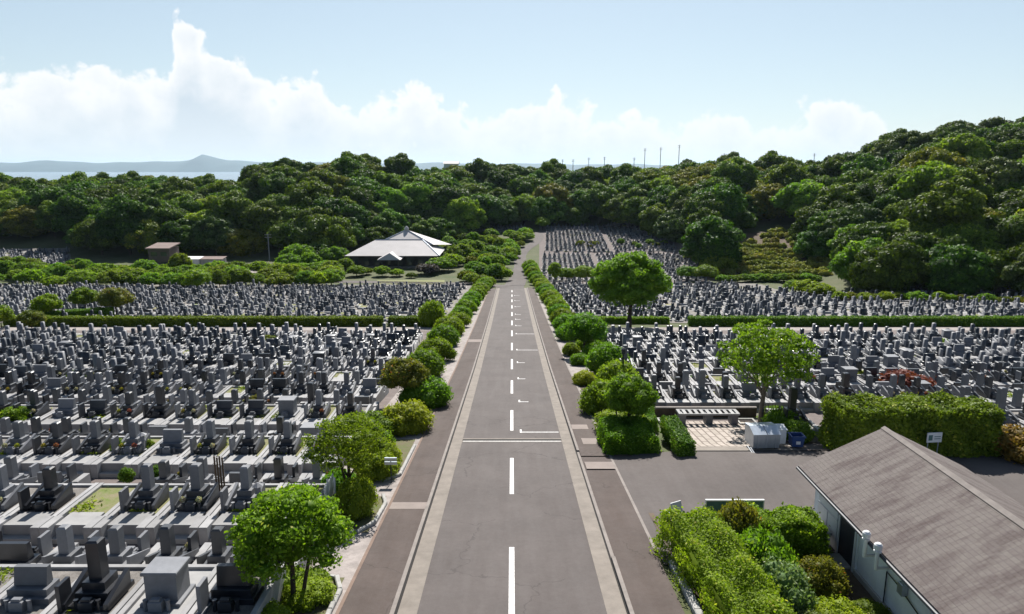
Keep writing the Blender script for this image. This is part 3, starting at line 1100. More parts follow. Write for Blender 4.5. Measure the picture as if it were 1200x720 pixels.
plots.sort(key=lambda p: p[1] + 0.15 * abs(p[0]))
ROWNAME = {'L': 'on the left', 'R': 'on the right'}
near, rest = plots[:300], plots[300:]
used = set()
for (x, y, z, rz, vk, w_, d_, side, row, col, fr) in near:
    rowi = {0.5: 'short row behind the tall hedge', 0: 'plot pair beside the bins'}.get(row) if side == 'R' else None
    look = VARS[vk]['look']
    if rowi:
        lab = f"{look} grave, {ORD[col]} in the {rowi}" + (' facing away' if fr == 'rear' else '')
    else:
        rn = ORD[int(row) + (1 if side == 'L' else 0)]
        back = 'back-facing ' if fr == 'rear' else ''
        lab = f"{back}{look} grave, {ORD[col]} from the road, {rn} row {ROWNAME[side]}"
    o = empty('grave', (x, y, z), rz, lab, 'grave', 'granite graves in rows beside the road')
    lod = 0 if y < 36 else 1
    sc = random.uniform(0.88, 1.12)
    for (nm, me) in grave_meshes(vk, w_, d_, lod):
        if isinstance(me, tuple):
            c = link(nm, flower_me, o, me[1])
        else:
            c = link(nm, me, o)
            if nm == 'pedestal' and lod < 2 and random.random() < .35 and VARS[vk]['kind'] in ('pillar', 'bigpillar') and not VARS[vk].get('flowers'):
                cyy = d_ * VARS[vk].get('cy', .6) - .7
                for sgn in (-1, 1):
                    link('flowers', FLW[random.randrange(3)], o, (sgn * .33, cyy, 1.08))
            if nm in ('headstone',): c.scale = (1, 1, 1); c.scale.z = sc; c.location.z = (1 - sc) * 1.28

# ---- everything farther: one mesh
GM = ['kerbstone', 'granite', 'granite_dim', 'black_granite', 'gravel_bed', 'grass_bed', 'paving', 'red_granite']
tmpl = {}


def template(vk, w, d, lod):
    key = (vk, w, d, lod)
    if key in tmpl: return tmpl[key]
    V, F, mi, off = [], [], [], 0
    if lod < 3:
        for (nm, mk, b) in grave_parts(VARS[vk], w, d, 2):
            if mk == 'FLOWERS' or mk not in GM: continue
            V += b.v
            for f in b.f:
                if len(f) == 4:
                    F.append([q + off for q in f])
                    mi.append(GM.index(mk))
            off = len(V)
    else:
        b = MB()
        hw = w / 2
        var = VARS[vk]
        sm = GM.index(var.get('stone', 'granite'))
        b.box(-hw, -hw + .16, 0, d, -.3, .55, 0, bottom=False)
        b.box(-hw, hw, 0, .5, -.3, .50, 0, bottom=False)
        b.box(-hw + .16, hw, .5, d, -.3, .38, 5 if var.get('bed') == 'g' else 4, bottom=False)
        cy = d * .62
        if var['kind'] in ('pillar', 'bigpillar'):
            b.box(-.4, .4, cy - .4, cy + .4, .38, .75, sm, bottom=False)
            b.box(-.3, .3, cy - .3, cy + .3, .75, 1.0, sm, bottom=False)
            b.box(-.18, .18, cy - .18, cy + .18, 1.0, 1.9, sm, bottom=False)
            b.box(-hw + .3, -hw + .4, cy - .8, cy - .35, .38, 1.25, 1, bottom=False)
        elif var['kind'] != 'empty':
            b.box(-.55, .55, cy - .3, cy + .3, .38, .7, sm, bottom=False)
            b.box(-.45, .45, cy - .15, cy + .15, .7, 1.35, sm, bottom=False)
        V, F, mi = b.v, [list(f) for f in b.f], b.m
    tmpl[key] = (np.array(V), np.array(F), np.array(mi))
    return tmpl[key]


BV, BF, BM_, boff = [], [], [], 0
rg = random.Random(5)


def stamp(x, y, z, rz, vk, w_, d_, lod, sc=1.0):
    global boff
    V, F, mi = template(vk, w_, d_, lod)
    c, s = math.cos(rz), math.sin(rz)
    P = V * sc
    Q = np.empty_like(P)
    Q[:, 0] = P[:, 0] * c - P[:, 1] * s + x
    Q[:, 1] = P[:, 0] * s + P[:, 1] * c + y
    Q[:, 2] = P[:, 2] * rg.uniform(0.75, 1.15) + z
    BV.append(Q)
    BF.append(F + boff)
    BM_.append(mi)
    boff += len(V)


for (x, y, z, rz, vk, w_, d_, side, row, col, fr) in rest:
    stamp(x, y, z, rz, vk, w_, d_, 2)


def far_block(y0, y1, xa, xb, step=4.1, w_=1.6, d_=2.5, aisle=None, rot=0.0, sc=1.0):
    y = y0
    r = 0
    while y < y1:
        a, c = xa(y), xb(y)
        x = a
        k = 0
        while x < c:
            if not (aisle and (k % aisle) == aisle - 1):
                vk = rg.choices(VLIST, VPROB)[0]
                stamp(x, y + rg.uniform(-.5, .5), tz(x, y) - .12, math.pi * (rg.random() < .35), vk, w_, d_, 3, sc * rg.uniform(.72, 1.05))
            x += w_ + .02
            k += 1
        y += step
        r += 1


far_block(102, 168, lambda y: -0.80 * y, lambda y: -11.5, 3.3, aisle=14)
far_block(102, 150, lambda y: 11.0, lambda y: 0.80 * y, 3.3, aisle=13)
far_block(150, 172, lambda y: 10.5, lambda y: 62 - (y - 150) * 0.3, 3.3, aisle=13)
far_block(178, 232, lambda y: 8.5 + (y - 178) * 0.05, lambda y: 0.285 * y, 3.1, aisle=11)
far_block(238, 296, lambda y: 0.052 * y, lambda y: 0.30 * y - (y - 238) * 0.08, 3.0, aisle=15)
far_block(283, 296, lambda y: -0.07 * y, lambda y: 0.02 * y, 3.5)
far_block(206, 238, lambda y: -0.76 * y, lambda y: -0.655 * y, 3.6)
V, F, mi = np.concatenate(BV), np.concatenate(BF), np.concatenate(BM_)
o = link('distant_graves', fast_mesh('distant_graves', V, F, [M[k] for k in GM], mi))
tag(o, 'dense rows of small grey and black gravestones filling the distance', 'graves', kind='stuff')

# cemetery surfaces: paths between plots, aprons
def sheet(name, y0, y1, xa, xb, dz, m, nx=14):
    ys_ = np.unique(np.concatenate([[y0, y1], np.arange(math.ceil(y0 / 2) * 2, y1, 2.0)]))
    P, F = [], []
    for q in ys_:
        for k in range(nx + 1):
            x = xa(q) + (xb(q) - xa(q)) * k / nx
            P.append((x, q, tz(x, q) + dz))
    for j in range(len(ys_) - 1):
        for k in range(nx):
            a = j * (nx + 1) + k
            F.append((a, a + 1, a + nx + 2, a + nx + 1))
    b = MB()
    b.poly(P, F)
    return tag(b.build(name, m), kind='structure')


sheet('cemetery_path', 8, 92, lambda y: -0.9 * y - 10, lambda y: -9.3 if y > 30 else -7.2, 0.055, M['path'])
sheet('cemetery_path', 43.5, 92, lambda y: 9.0, lambda y: 0.9 * y + 8, 0.055, M['path'])
sheet('cemetery_path', 36.1, 43.5, lambda y: 16.2, lambda y: 0.9 * y + 8, 0.055, M['path'])
sheet('gravel_path', 92, 95.2, lambda y: -90, lambda y: -6, 0.06, M['pale_gravel'])
sheet('gravel_path', 92, 95.2, lambda y: 6, lambda y: 90, 0.06, M['pale_gravel'])
sheet('cemetery_ground', 100.5, 172, lambda y: -0.9 * y, lambda y: -10, 0.055, M['gravel_bed'])
sheet('cemetery_ground', 100.5, 150, lambda y: 9.5, lambda y: 0.9 * y, 0.055, M['gravel_bed'])
sheet('cemetery_ground', 150, 176, lambda y: 9.5, lambda y: 64, 0.055, M['gravel_bed'])
sheet('cemetery_ground', 176, 298, lambda y: 0.04 * y, lambda y: 0.29 * y, 0.055, M['path'])
sheet('cemetery_ground', 204, 240, lambda y: -0.78 * y, lambda y: -0.65 * y, 0.055, M['gravel_bed'])

# ------------------------------------------------------------------ shrubs and hedges
def shrub_mesh(r, h, seed, leafm, n=4200, leaf=.07, nclump=14, **kw):
    return foliage_mesh('foliage', dome_clumps(r, h, -0.1, nclump, r * .42, seed, .8), n, leaf, seed, M[leafm], down=.7, spread=.85, **kw)


SH = {}
for k, (lm, n) in enumerate([('leaf_shrub', 5200), ('leaf_shrub', 5200), ('leaf_shrub_yellow', 5200), ('leaf_shrub', 5200), ('leaf_fresh', 5200)]):
    SH[k] = shrub_mesh(1.0, 1.25, 20 + k, lm, n + 2500, .05, 22)


def shrub(x, y, r, h, kind, label, cat='shrub', group=None, name='shrub', me=None):
    o = link(name, me or SH[kind], None, (x, y, tz(x, y) + .02), random.uniform(0, 6.28))
    if group: r, h = r * 1.18, h * 1.18
    o.scale = (r, r * random.uniform(.92, 1.08), h / 1.25)
    return tag(o, label, cat, group)


LROW = [(477, 506, 1.3, 1.6, 2), (438, 510, 1.2, 1.2, 0), (440, 560, .9, 1.2, 2), (499, 476, 1.5, 1.9, 0), (497, 441, 1.55, 2.0, 1), (511, 423, 1.55, 2.0, 0),
        (520, 405, 1.6, 2.0, 1), (527, 393, 1.6, 2.0, 3), (507, 383, 1.6, 3.2, 0), (535, 384, 1.55, 1.9, 0), (541, 376, 1.5, 1.9, 1), (546, 368, 1.5, 2.0, 3), (550, 362, 1.5, 2.0, 0),
        (554, 356, 1.5, 2, 1), (557, 352, 1.5, 2, 3), (560, 348, 1.5, 2, 0), (563, 344, 1.6, 2, 1), (566, 341, 1.6, 2, 0), (568, 338, 1.6, 2.2, 1), (564, 335.5, 1.8, 2.3, 4), (571, 336, 1.6, 2.2, 0)]
for i, (px, py, r, h, k) in enumerate(LROW):
    x, y, z = gp(px, py)
    shrub(x, y, r, h, k, f"rounded {['green', 'green', 'yellow-green', 'green', 'fresh green'][k]} shrub, {ORD[i + 1]} from the near end of the left verge row",
          group='clipped shrubs along the verges')
for (x, y, r, h, k, lab) in [(-6.75, 27.3, .95, 1.65, 2, 'yellow-green bush at the foot of the second left verge tree'),
                             (-7.9, 28.9, .9, 1.5, 0, 'green bush behind the second left verge tree'),
                             (-6.6, 19.9, .75, .7, 2, 'low yellow-green ground bush right of the nearest tree trunk'),
                             (-7.5, 18.3, .8, .75, 2, 'low yellow-green ground bush at the bottom edge left of the trunk'),
                             (-7.7, 20.6, .8, .8, 0, 'low green bush behind the nearest tree trunk'),
                             (-6.8, 21.0, .55, .5, 1, 'tiny clipped bush at the back of the nearest verge bed'),
                             (-6.9, 34.0, 1.05, 1.4, 2, 'yellow-green bush behind the small plate sign'),
                             (-7.7, 35.6, 1.2, 1.7, 0, 'green bush behind the yellow-green one near the plate sign')]:
    shrub(x, y, r * .95, h, k, lab)
RROW = [(707, 484, 1.3, 1.9, 3), (724, 462, 1.35, 2.2, 1), (685, 451, .8, 1.0, 2), (680, 428, .85, 1.0, 0), (669, 417, .8, 1.2, 0), (711, 438, 1.6, 2.3, 1), (702, 425, 1.4, 1.9, 0), (694, 414, 1.4, 1.9, 1),
        (668, 399, 1.5, 1.9, 0), (664, 389, 1.5, 2.0, 1), (660, 381, 1.5, 2.0, 3), (656, 374, 1.55, 2.0, 0), (653, 367, 1.55, 2.0, 1), (650, 361, 1.55, 2.0, 0),
        (646, 355, 1.55, 2.0, 3), (643, 350, 1.6, 2, 0), (640, 346, 1.6, 2, 1), (637, 342, 1.6, 2.1, 0), (634, 338, 1.6, 2.1, 3), (631, 334, 1.7, 2.3, 1), (628, 330, 1.7, 2.4, 0),
        (625, 326, 1.7, 2.6, 1), (623, 322, 1.7, 2.6, 4), (621, 318, 1.8, 2.8, 0)]
for i, (px, py, r, h, k) in enumerate(RROW):
    x, y, z = gp(px, py)
    shrub(x, y, r, h, k, f"rounded {['green', 'green', 'yellow-green', 'green', 'fresh green'][k]} shrub, {ORD[i + 1]} from the near end of the right verge row",
          group='clipped shrubs along the verges')


def hedge_mesh(lx, ly, h, leafm, n, leaf, seed, lump=.12, cl=.55):
    """box hedge along X with an uneven leafy surface"""
    rng = np.random.default_rng(seed)
    A = [lx * ly, lx * h, lx * h, ly * h, ly * h]
    idx = rng.choice(5, n, p=np.array(A) / sum(A))
    u, v = rng.uniform(-.5, .5, n), rng.uniform(-.5, .5, n)
    w_ = rng.uniform(0, 1, n)
    P = np.zeros((n, 3))
    D = np.zeros((n, 3))
    for k, (f, nrm) in enumerate([(lambda: (u * lx, v * ly, np.full(n, h)), (0, 0, 1)), (lambda: (u * lx, np.full(n, -ly / 2), w_ * h), (0, -1, 0)),
                                  (lambda: (u * lx, np.full(n, ly / 2), w_ * h), (0, 1, 0)), (lambda: (np.full(n, -lx / 2), v * ly, w_ * h), (-1, 0, 0)),
                                  (lambda: (np.full(n, lx / 2), v * ly, w_ * h), (1, 0, 0))]):
        a = np.stack(f(), 1)
        s = idx == k
        P[s] = a[s]
        D[s] = nrm
    wob = np.sin(P[:, 0] / cl + seed) * np.sin(P[:, 1] / cl * 1.3 + 2 * seed) + np.sin(P[:, 0] / cl * 2.3 + P[:, 2] / cl * 2.1)
    P = P + D * (lump * .5 * wob + rng.normal(0, lump * .35, n))[:, None]
    # round the top edges
    ez = np.clip((P[:, 2] - h * .75) / (h * .25), 0, 1)
    P[:, 1] *= 1 - .10 * ez ** 2
    P[:, 0] *= 1 - np.minimum(.10, .1 / lx) * ez ** 2
    tone = np.clip(.42 + .12 * wob + rng.normal(0, .2, n), 0, 1)
    V, F = leaves(P, D, leaf, rng, tone, .6)
    b = MB()
    k = lump * .9
    b.box(-lx / 2 + k, lx / 2 - k, -ly / 2 + k, ly / 2 - k, -.1, h - k)
    V2 = np.concatenate([V, np.array(b.v)])
    F2 = np.concatenate([F, np.array(b.f) + len(V)])
    tn = np.concatenate([tone, np.full(len(b.f), .1)])
    return fast_mesh('hedge', V2, F2, [M[leafm]], tone=tn)


def hedge(x, y, lx, ly, h, leafm, n, leaf, seed, label, rz=0, cat='hedge', group=None, zoff=0.0, **kw):
    o = link('hedge', hedge_mesh(lx, ly, h, leafm, n, leaf, seed, **kw), None, (x, y, tz(x, y) + zoff), rz)
    return tag(o, label, cat, group)


# long clipped hedges at the far side of the front sections
hedge(-46.5, 97.6, 55, 1.5, 1.3, 'leaf_hedge', 26000, .11, 3, 'long low clipped hedge crossing the left cemetery between its two sections')
hedge(-13.8, 97.8, 8.5, 1.5, 1.3, 'leaf_hedge', 5000, .11, 4, 'short end piece of clipped hedge next to the left verge shrubs')
hedge(-69, 105, 11, 1.5, 1.5, 'leaf_hedge', 5000, .12, 5, 'bent clipped hedge behind the far left corner plots', rz=.35)
hedge(60, 97.6, 68, 1.5, 1.3, 'leaf_hedge', 28000, .11, 6, 'long low clipped hedge crossing the right cemetery between its two sections')
hedge(17, 100, 13, 1.0, 1.0, 'leaf_fresh', 5000, .10, 7, 'low row of bushes behind the big round-crowned tree')
# planter bed near the paved court
hx, hy, hz_ = gp(741, 541)
hedge(6.75, 37.6, 2.9, 3.4, 1.25, 'leaf_shrub', 13000, .065, 8, 'dense clipped box-shaped bush around two small trunks beside the court', lump=.16)
hedge(9.55, 37.2, .95, 4.6, 1.15, 'leaf_hedge', 7500, .06, 9, 'narrow clipped hedge running along the left side of the paved court', lump=.14)
hedge(8.9, 42.2, .8, 3.0, 1.0, 'leaf_hedge', 4000, .06, 10, 'short narrow hedge continuing behind the court hedge', lump=.14, rz=-.12)
shrub(6.9, 40.6, 1.5, 1.5, 2, 'yellow-green shrub behind the boxy bush under the small double-trunked tree', me=SH[2])
# tall hedge behind the workshop
hedge(22.3, 36.2, 8.4, 2.8, 2.75, 'leaf_hedge', 36000, .085, 12, 'tall thick hedge with pale new growth behind the workshop roof', lump=.28, cl=.8)
shrub(27.6, 34.9, 1.5, 1.5, 0, 'orange-tipped rounded bush right of the tall hedge', me=shrub_mesh(1, 1.25, 41, 'leaf_orange', 4500, .075))
shrub(28.6, 33.6, 1.4, 1.4, 0, 'red-leaved bush at the right edge beside the side street', me=shrub_mesh(1, 1.25, 42, 'leaf_crimson', 4500, .075))
# bottom right planting
def bed_h(x, y): return tz(x, y)


BEDM = {k: shrub_mesh(1, 1.25, 50 + i, k, 9000, .05, 18) for i, k in enumerate(['leaf_shrub', 'leaf_tree', 'leaf_red', 'leaf_variegated', 'leaf_shrub_yellow', 'leaf_hedge', 'leaf_crimson'])}
hedge(7.1, 19.6, 2.0, 9.2, 1.35, 'leaf_tree', 38000, .05, 13, 'wide clipped light green hedge in the bed at the bottom edge of the picture', lump=.36, cl=.5, rz=.08)
hedge(10.7, 24.9, 3.1, 1.7, 1.7, 'leaf_shrub', 20000, .06, 14, 'dark deep green hedge block in front of the green board', lump=.26, cl=.6)
for (x, y, r, h, k, lab) in [
    (8.7, 24.4, 1.0, 2.3, 'leaf_red', 'tall bush with reddish young tips between the two hedges'),
    (9.0, 22.6, 1.25, 2.1, 'leaf_tree', 'tall loose green bush in the middle of the planting bed'),
    (9.1, 21.0, 1.1, 1.8, 'leaf_variegated', 'pale grey-green feathery bush leaning over the bed centre'),
    (9.6, 19.3, 1.0, 1.3, 'leaf_variegated', 'second pale variegated bush low in the bed near the bottom edge'),
    (10.8, 20.1, 1.0, 1.15, 'leaf_shrub_yellow', 'bright lemon-yellow bush at the bottom edge near the workshop wall'),
    (11.3, 22.6, .85, 1.25, 'leaf_crimson', 'bronze and green bush close to the workshop doorway'),
    (12.3, 20.9, .6, .7, 'leaf_hedge', 'low dark bush against the workshop wall')]:
    o = link('shrub', BEDM[k], None, (x, y, tz(x, y)), random.uniform(0, 6.28))
    if k == 'leaf_crimson':
        o.data = BEDM['leaf_red']
    o.scale = (r, r, h / 1.25)
    tag(o, lab, 'shrub')
sheet('planting_soil', 6, 27.4, lambda y: 5.95, lambda y: 13.1, 0.06, M['soil'], 8)

# ---- stone edging
def edging(name, pts, label, s=.16, zoff=.06):
    o = empty(name, (pts[0][0], pts[0][1], tz(*pts[0])), 0, label, 'stone edging')
    b = MB()
    ox, oy, oz = o.location
    for a, c in zip(pts[:-1], pts[1:]):
        L_ = math.hypot(c[0] - a[0], c[1] - a[1])
        n = max(1, int(L_ / .42))
        for k in range(n):
            t_ = (k + .5) / n
            x, y = a[0] + (c[0] - a[0]) * t_, a[1] + (c[1] - a[1]) * t_
            ang = math.atan2(c[1] - a[1], c[0] - a[0])
            bb = MB()
            l2 = L_ / n * .46
            bb.box(-l2, l2, -s / 2, s / 2, -.1, .14 + zoff + random.uniform(-.02, .02), bev=.03)
            ca, sa = math.cos(ang), math.sin(ang)
            b.poly([(x - ox + p[0] * ca - p[1] * sa, y - oy + p[0] * sa + p[1] * ca, p[2] + tz(x, y) - oz) for p in bb.v], bb.f)
    me = b.mesh('edge_stones', M['concrete'])
    COLo = link('edge_stones', me, o)
    return o


edging('bed_edging', [(-5.75, 15), (-5.75, 20.5), (-6.1, 21.4), (-7.2, 21.7)], 'pale stone kerb round the nearest left verge bed')
edging('bed_edging', [(-7.4, 25.2), (-6.3, 25.2), (-5.75, 26.2), (-5.7, 28.4), (-6.0, 29.4)], 'curved stone kerb round the bed of the second left tree')
edging('bed_edging', [(-7.6, 31.6), (-6.4, 31.5), (-5.7, 32.3), (-5.7, 37.6)], 'curved stone kerb beside the third left verge bed')
edging('bed_edging', [(5.85, 8), (5.85, 22.6), (6.2, 23.3), (7.4, 23.9)], 'white painted stone kerb round the bottom right planting bed', s=.26)
for (ya, yb) in [(9, 21.5), (25.3, 29.4), (31.7, 39)]:
    strip('verge_soil', -8.3, -5.85, ya, yb, 0.058, M['moss'])
strip('verge_soil', 5.7, 8.6, 35.6, 60, 0.058, M['soil'])

# ------------------------------------------------------------------ individual trees
tree('tree', -7.0, 19.6, 4.0, 3.5, 'leaf_tree', 'nearest left verge tree with glossy green crown and reddish young tips', seed=101, nl=15000, leaf=.060,
     crown_from=.28, nclump=44, trunk_r=.10, cr=.42, core=.6, limbs=8, flat=.65, extra_trunks=((.18, .05, .55),), spread=.7)
tree('tree', -7.25, 28.2, 4.2, 3.7, 'leaf_shrub', 'second left verge tree, loose light green crown over a yellow-green bush', seed=102, nl=9500, leaf=.055,
     crown_from=.42, nclump=40, trunk_r=.10, cr=.36, core=.4, limbs=9, extra_trunks=((.1, .1, -.6),), flat=.6, spread=.7)
tree('tree', -7.9, 48.3, 3.5, 3.3, 'leaf_red', 'small verge tree with orange-brown tinted crown on the left', seed=103, nl=8000, leaf=.08, crown_from=.34, nclump=22, trunk_r=.11)
tree('tree', 7.1, 39.3, 3.9, 3.1, 'leaf_tree', 'small double-trunked tree rising out of the boxy bush by the court', seed=104, nl=9000, leaf=.07, crown_from=.40,
     nclump=24, trunk_r=.09, extra_trunks=((-.55, .1, -.3), (.3, .1, .3)), cr=.5)
tree('tree', 7.8, 71, 4.5, 4.4, 'leaf_tree', 'small round tree standing in the right verge shrub row', seed=105, nl=9000, leaf=.09, crown_from=.32, nclump=24, trunk_r=.14)
tree('tree', 16.4, 42.6, 7.0, 5.9, 'leaf_tree', 'airy light green tree behind the rubbish bins at the court', seed=106, nl=11000, leaf=.085, crown_from=.34,
     nclump=40, trunk_r=.17, cr=.62, bark='bark_pale', limbs=8, core=.45, flat=.55, spread=.8)
tree('tree', 16.8, 95.4, 10.6, 10.8, 'leaf_fresh', 'big round-crowned dark green tree beyond the right front section', seed=107, nl=20000, leaf=.20, flat=.6,
     crown_from=.20, nclump=60, trunk_r=.34, cr=1.15, core=.7)
for i, (px, py, h, wd, lm, lab) in enumerate([
    (137, 371, 4.6, 5.2, 'leaf_red', 'brownish-leaved spreading tree in the left rear section'),
    (57, 376, 4.0, 4.0, 'leaf_tree', 'small bright green tree left of the brownish tree'),
    (101, 366, 4.0, 4.4, 'leaf_fresh', 'low green tree beside the brownish-leaved tree'),
    (2, 385, 3.0, 3.4, 'leaf_tree', 'green bush-like tree cut by the left picture edge'),
    (38, 389, 2.8, 3.0, 'leaf_red', 'small rusty tree near the left end of the cross path'),
    (232, 345, 5.5, 6.0, 'leaf_tree', 'light green tree at the back of the left rear section'),
    (650, 335, 6.0, 3.2, 'leaf_tree', 'slim upright light green tree right of the far junction'),
    (664, 331, 3.6, 4.5, 'leaf_fresh', 'low tree right of the slim upright tree'),
    (683, 333, 4.6, 5.2, 'leaf_fresh', 'spreading small tree in the far right section'),
    (700, 330, 3.4, 4.0, 'leaf_gold', 'low golden-green tree left of the big round tree'),
    (806, 330, 3.8, 6.0, 'leaf_fresh', 'low dark tree right of the big round tree'),
    (826, 331, 4.2, 6.5, 'leaf_fresh', 'wide low tree at the foot of the terraced tea bushes'),
    (636, 270, 5.0, 6.0, 'leaf_tree', 'bright green tree at the top end of the far road'),
    (20, 505, 1.5, 1.8, 'leaf_tree', 'small garden bush among the left graves near the picture edge')]):
    x, y, z = gp(px, py)
    tree('tree', x, y, h, wd, lm, lab, seed=120 + i, nl=4500, leaf=.12 if y > 80 else .06, crown_from=.28, nclump=18, trunk_r=h * .025)

# topiary and little garden bushes among the graves
BALL = shrub_mesh(1, 1.9, 61, 'leaf_hedge', 2600, .10, 10)
for i, (px, py, r, lab) in enumerate([
    (143, 545, .52, 'left one of two clipped ball bushes on a left plot'),
    (173, 543, .50, 'right one of two clipped ball bushes on a left plot'),
    (150, 575, .36, 'small round bush behind the row with the empty grassy plot'),
    (182, 573, .38, 'small round bush beside a black stone behind the tablet grave')]):
    x, y, z = gp(px, py)
    o = link('topiary_ball', BALL, None, (x, y, z + .45), random.uniform(0, 6))
    o.scale = (r, r, r)
    tag(o, lab, 'shrub')
GB = [shrub_mesh(1, 1.25, 63 + k, m_, 900, .13, 8) for k, m_ in enumerate(['leaf_tree', 'leaf_shrub_yellow', 'leaf_red', 'leaf_fresh'])]
bushes = MB()
spots = [(92, 452, .9), (118, 452, .9), (315, 405, .8), (1062, 462, 1.4), (880, 447, .8), (1010, 452, .8), (300, 480, .6), (1105, 410, .8), (815, 455, .7)]
SPL = ['left bush of the pair midway up the left cemetery', 'right bush of the pair midway up the left cemetery', 'small yellow-green bush among graves near the left cross hedge',
       'low spreading red-leaved bush above the tall hedge', 'small bush under the airy light green tree', 'small bush in the right graves above the tall hedge',
       'small bush among graves left of the shrub row', 'bush among graves near the right cross hedge', 'small bush among graves behind the stone bench table']
for i, (px, py, r) in enumerate(spots):
    x, y, z = gp(px, py)
    me = shrub_mesh(1, 1.25, 44, 'leaf_crimson', 1500, .12) if i == 3 else GB[i % 2 * 3 if i < 2 else i % 4]
    o = link('bush', me, None, (x, y, z + .5), random.uniform(0, 6))
    o.scale = (r * (1.3 if i == 3 else 1), r, r * .75)
    tag(o, SPL[i], 'shrub')

# weeds growing in and between the plots (cannot be counted)
wr = np.random.default_rng(77)
WP = []
for (x, y, z, rz, vk, w_, d_, side, row, col, fr) in plots:
    if VARS[vk].get('bed') == 'g' or wr.random() < .42:
        n = int(wr.uniform(30, 120)) if y < 50 else int(wr.uniform(10, 40))
        s_ = 1 if rz == 0 else -1
        cx_, cy_ = wr.uniform(-w_ * .3, w_ * .3), wr.uniform(d_ * .4, d_ * .9)
        px_ = np.clip(cx_ + wr.normal(0, .22, n), -w_ / 2 + .25, w_ / 2 - .25)
        py_ = np.clip(cy_ + wr.normal(0, .4, n), 1.5, d_ - .3)
        WP.append(np.stack([x + px_ * s_, y + py_ * s_, np.full(n, z + .64) + wr.uniform(0, .12, n)], 1))
WP = np.concatenate(WP)
V, F = leaves(WP, np.tile([0, 0, 1.], (len(WP), 1)), .085, wr, None, .9, .4)
o = link('weeds', fast_mesh('weeds', V, F, [M['leaf_shrub_yellow']], tone=wr.uniform(0, .9, len(F))))
tag(o, 'tufts of yellow-green weeds growing between the grave stones', 'weeds', kind='stuff')

# ------------------------------------------------------------------ far planting: low orchard-like trees
MID = []
for k, (lm, ww, hh) in enumerate([('leaf_fresh', 3.2, 3.6), ('leaf_tree', 3.0, 3.2), ('leaf_fresh', 2.6, 4.2), ('leaf_gold', 2.4, 2.6), ('leaf_purple', 2.8, 2.4), ('leaf_dark', 3.0, 4.0)]):
    tb = MB()
    tb.tube([(0, 0, -.4), (0, 0, hh * .6)], [.14, .09], 6)
    MID.append(foliage_mesh('crown', dome_clumps(ww, hh * .9, hh * .12, 26, ww * .27, 200 + k, .65), 3800, .19, 200 + k, M[lm], trunk=tb, spread=.95, fringe=.16))


def midtree(x, y, k, sc, lab, grp):
    o = link('garden_tree', MID[k], None, (x, y, tz(x, y)), random.uniform(0, 6.28))
    o.scale = (sc, sc, sc * random.uniform(.85, 1.15))
    return tag(o, lab, 'tree', grp)


mr = random.Random(3)
# band behind the left rear section
for px in range(-20, 400, 14):
    for row_, py in enumerate((336, 329, 322)):
        if mr.random() < .12: continue
        x, y, z = gp(px + mr.uniform(-6, 6), py - (0 if px > 60 else 3) + mr.uniform(-2, 2))
        midtree(x, y, mr.choice([0, 0, 1, 2, 0]), mr.uniform(.8, 1.15), 'light green garden tree in the band behind the left rear graves', 'garden trees behind the left graves')
for (px, py, k, s) in [(350, 310, 0, 1.5), (375, 306, 5, 1.5), (392, 309, 0, 1.3), (405, 318, 2, 1.0), (430, 322, 3, .7), (448, 324, 0, .7), (465, 324, 1, .7), (540, 306, 0, 1.3), (556, 303, 2, 1.3),
                       (500, 322, 4, 1.2), (482, 326, 3, .6), (515, 318, 0, 1.2), (528, 312, 1, 1.2), (340, 318, 0, 1.2), (365, 318, 2, 1.2), (385, 321, 0, 1.1),(418,324,0,.8),(395,327,2,.8)]:
    x, y, z = gp(px, py)
    midtree(x, y, k, s, 'garden shrub or small tree around the white-roofed hall', 'garden planting around the hall')
# mass of rounded bushes left of the far road
for _ in range(150):
    px = mr.uniform(515, 622)
    py = mr.uniform(276, 333)
    lim = 592 if py > 318 else (606 if py > 300 else 602 + (300 - py) * 1.15)
    if px > lim - 3 or (px < 545 and py > 318): continue
    x, y, z = gp(px, py)
    midtree(x, y, mr.choice([0, 1, 0, 3, 2, 5, 0]), mr.uniform(.6, 1.0), 'rounded bush in the planted slope left of the far road', 'bushes on the slope left of the far road')
# scattered bushes in the far right sections
for _ in range(46):
    px = mr.uniform(655, 845)
    py = mr.choice([mr.uniform(286, 292), mr.uniform(318, 330), mr.uniform(322, 328)])
    if 690 < px < 785 and py > 300: continue
    x, y, z = gp(px, py)
    midtree(x, y, mr.choice([3, 0, 3, 2]), mr.uniform(.3, .6), 'small shrub between the far right grave sections', 'small shrubs between far grave sections')
for i, px in enumerate(range(985, 1215, 13)):
    x, y, z = gp(px + mr.uniform(-3, 3), 352 + (px - 985) * .02 + mr.uniform(-1, 1.5))
    midtree(x, y, mr.choice([1, 3, 0]), mr.uniform(.35, .6), 'low shrub at the foot of the right wooded hill', 'low shrubs below the right wood')
for (px, py, s) in [(842, 322, 1.5), (836, 312, 1.3), (945, 345, .9), (960, 348, .9), (932, 343, .8), (848, 300, 1.3)]:
    x, y, z = gp(px, py)
    midtree(x, y, 0, s, 'fresh green shrub beside the terraced tea bushes', 'shrubs beside the terraced bushes')

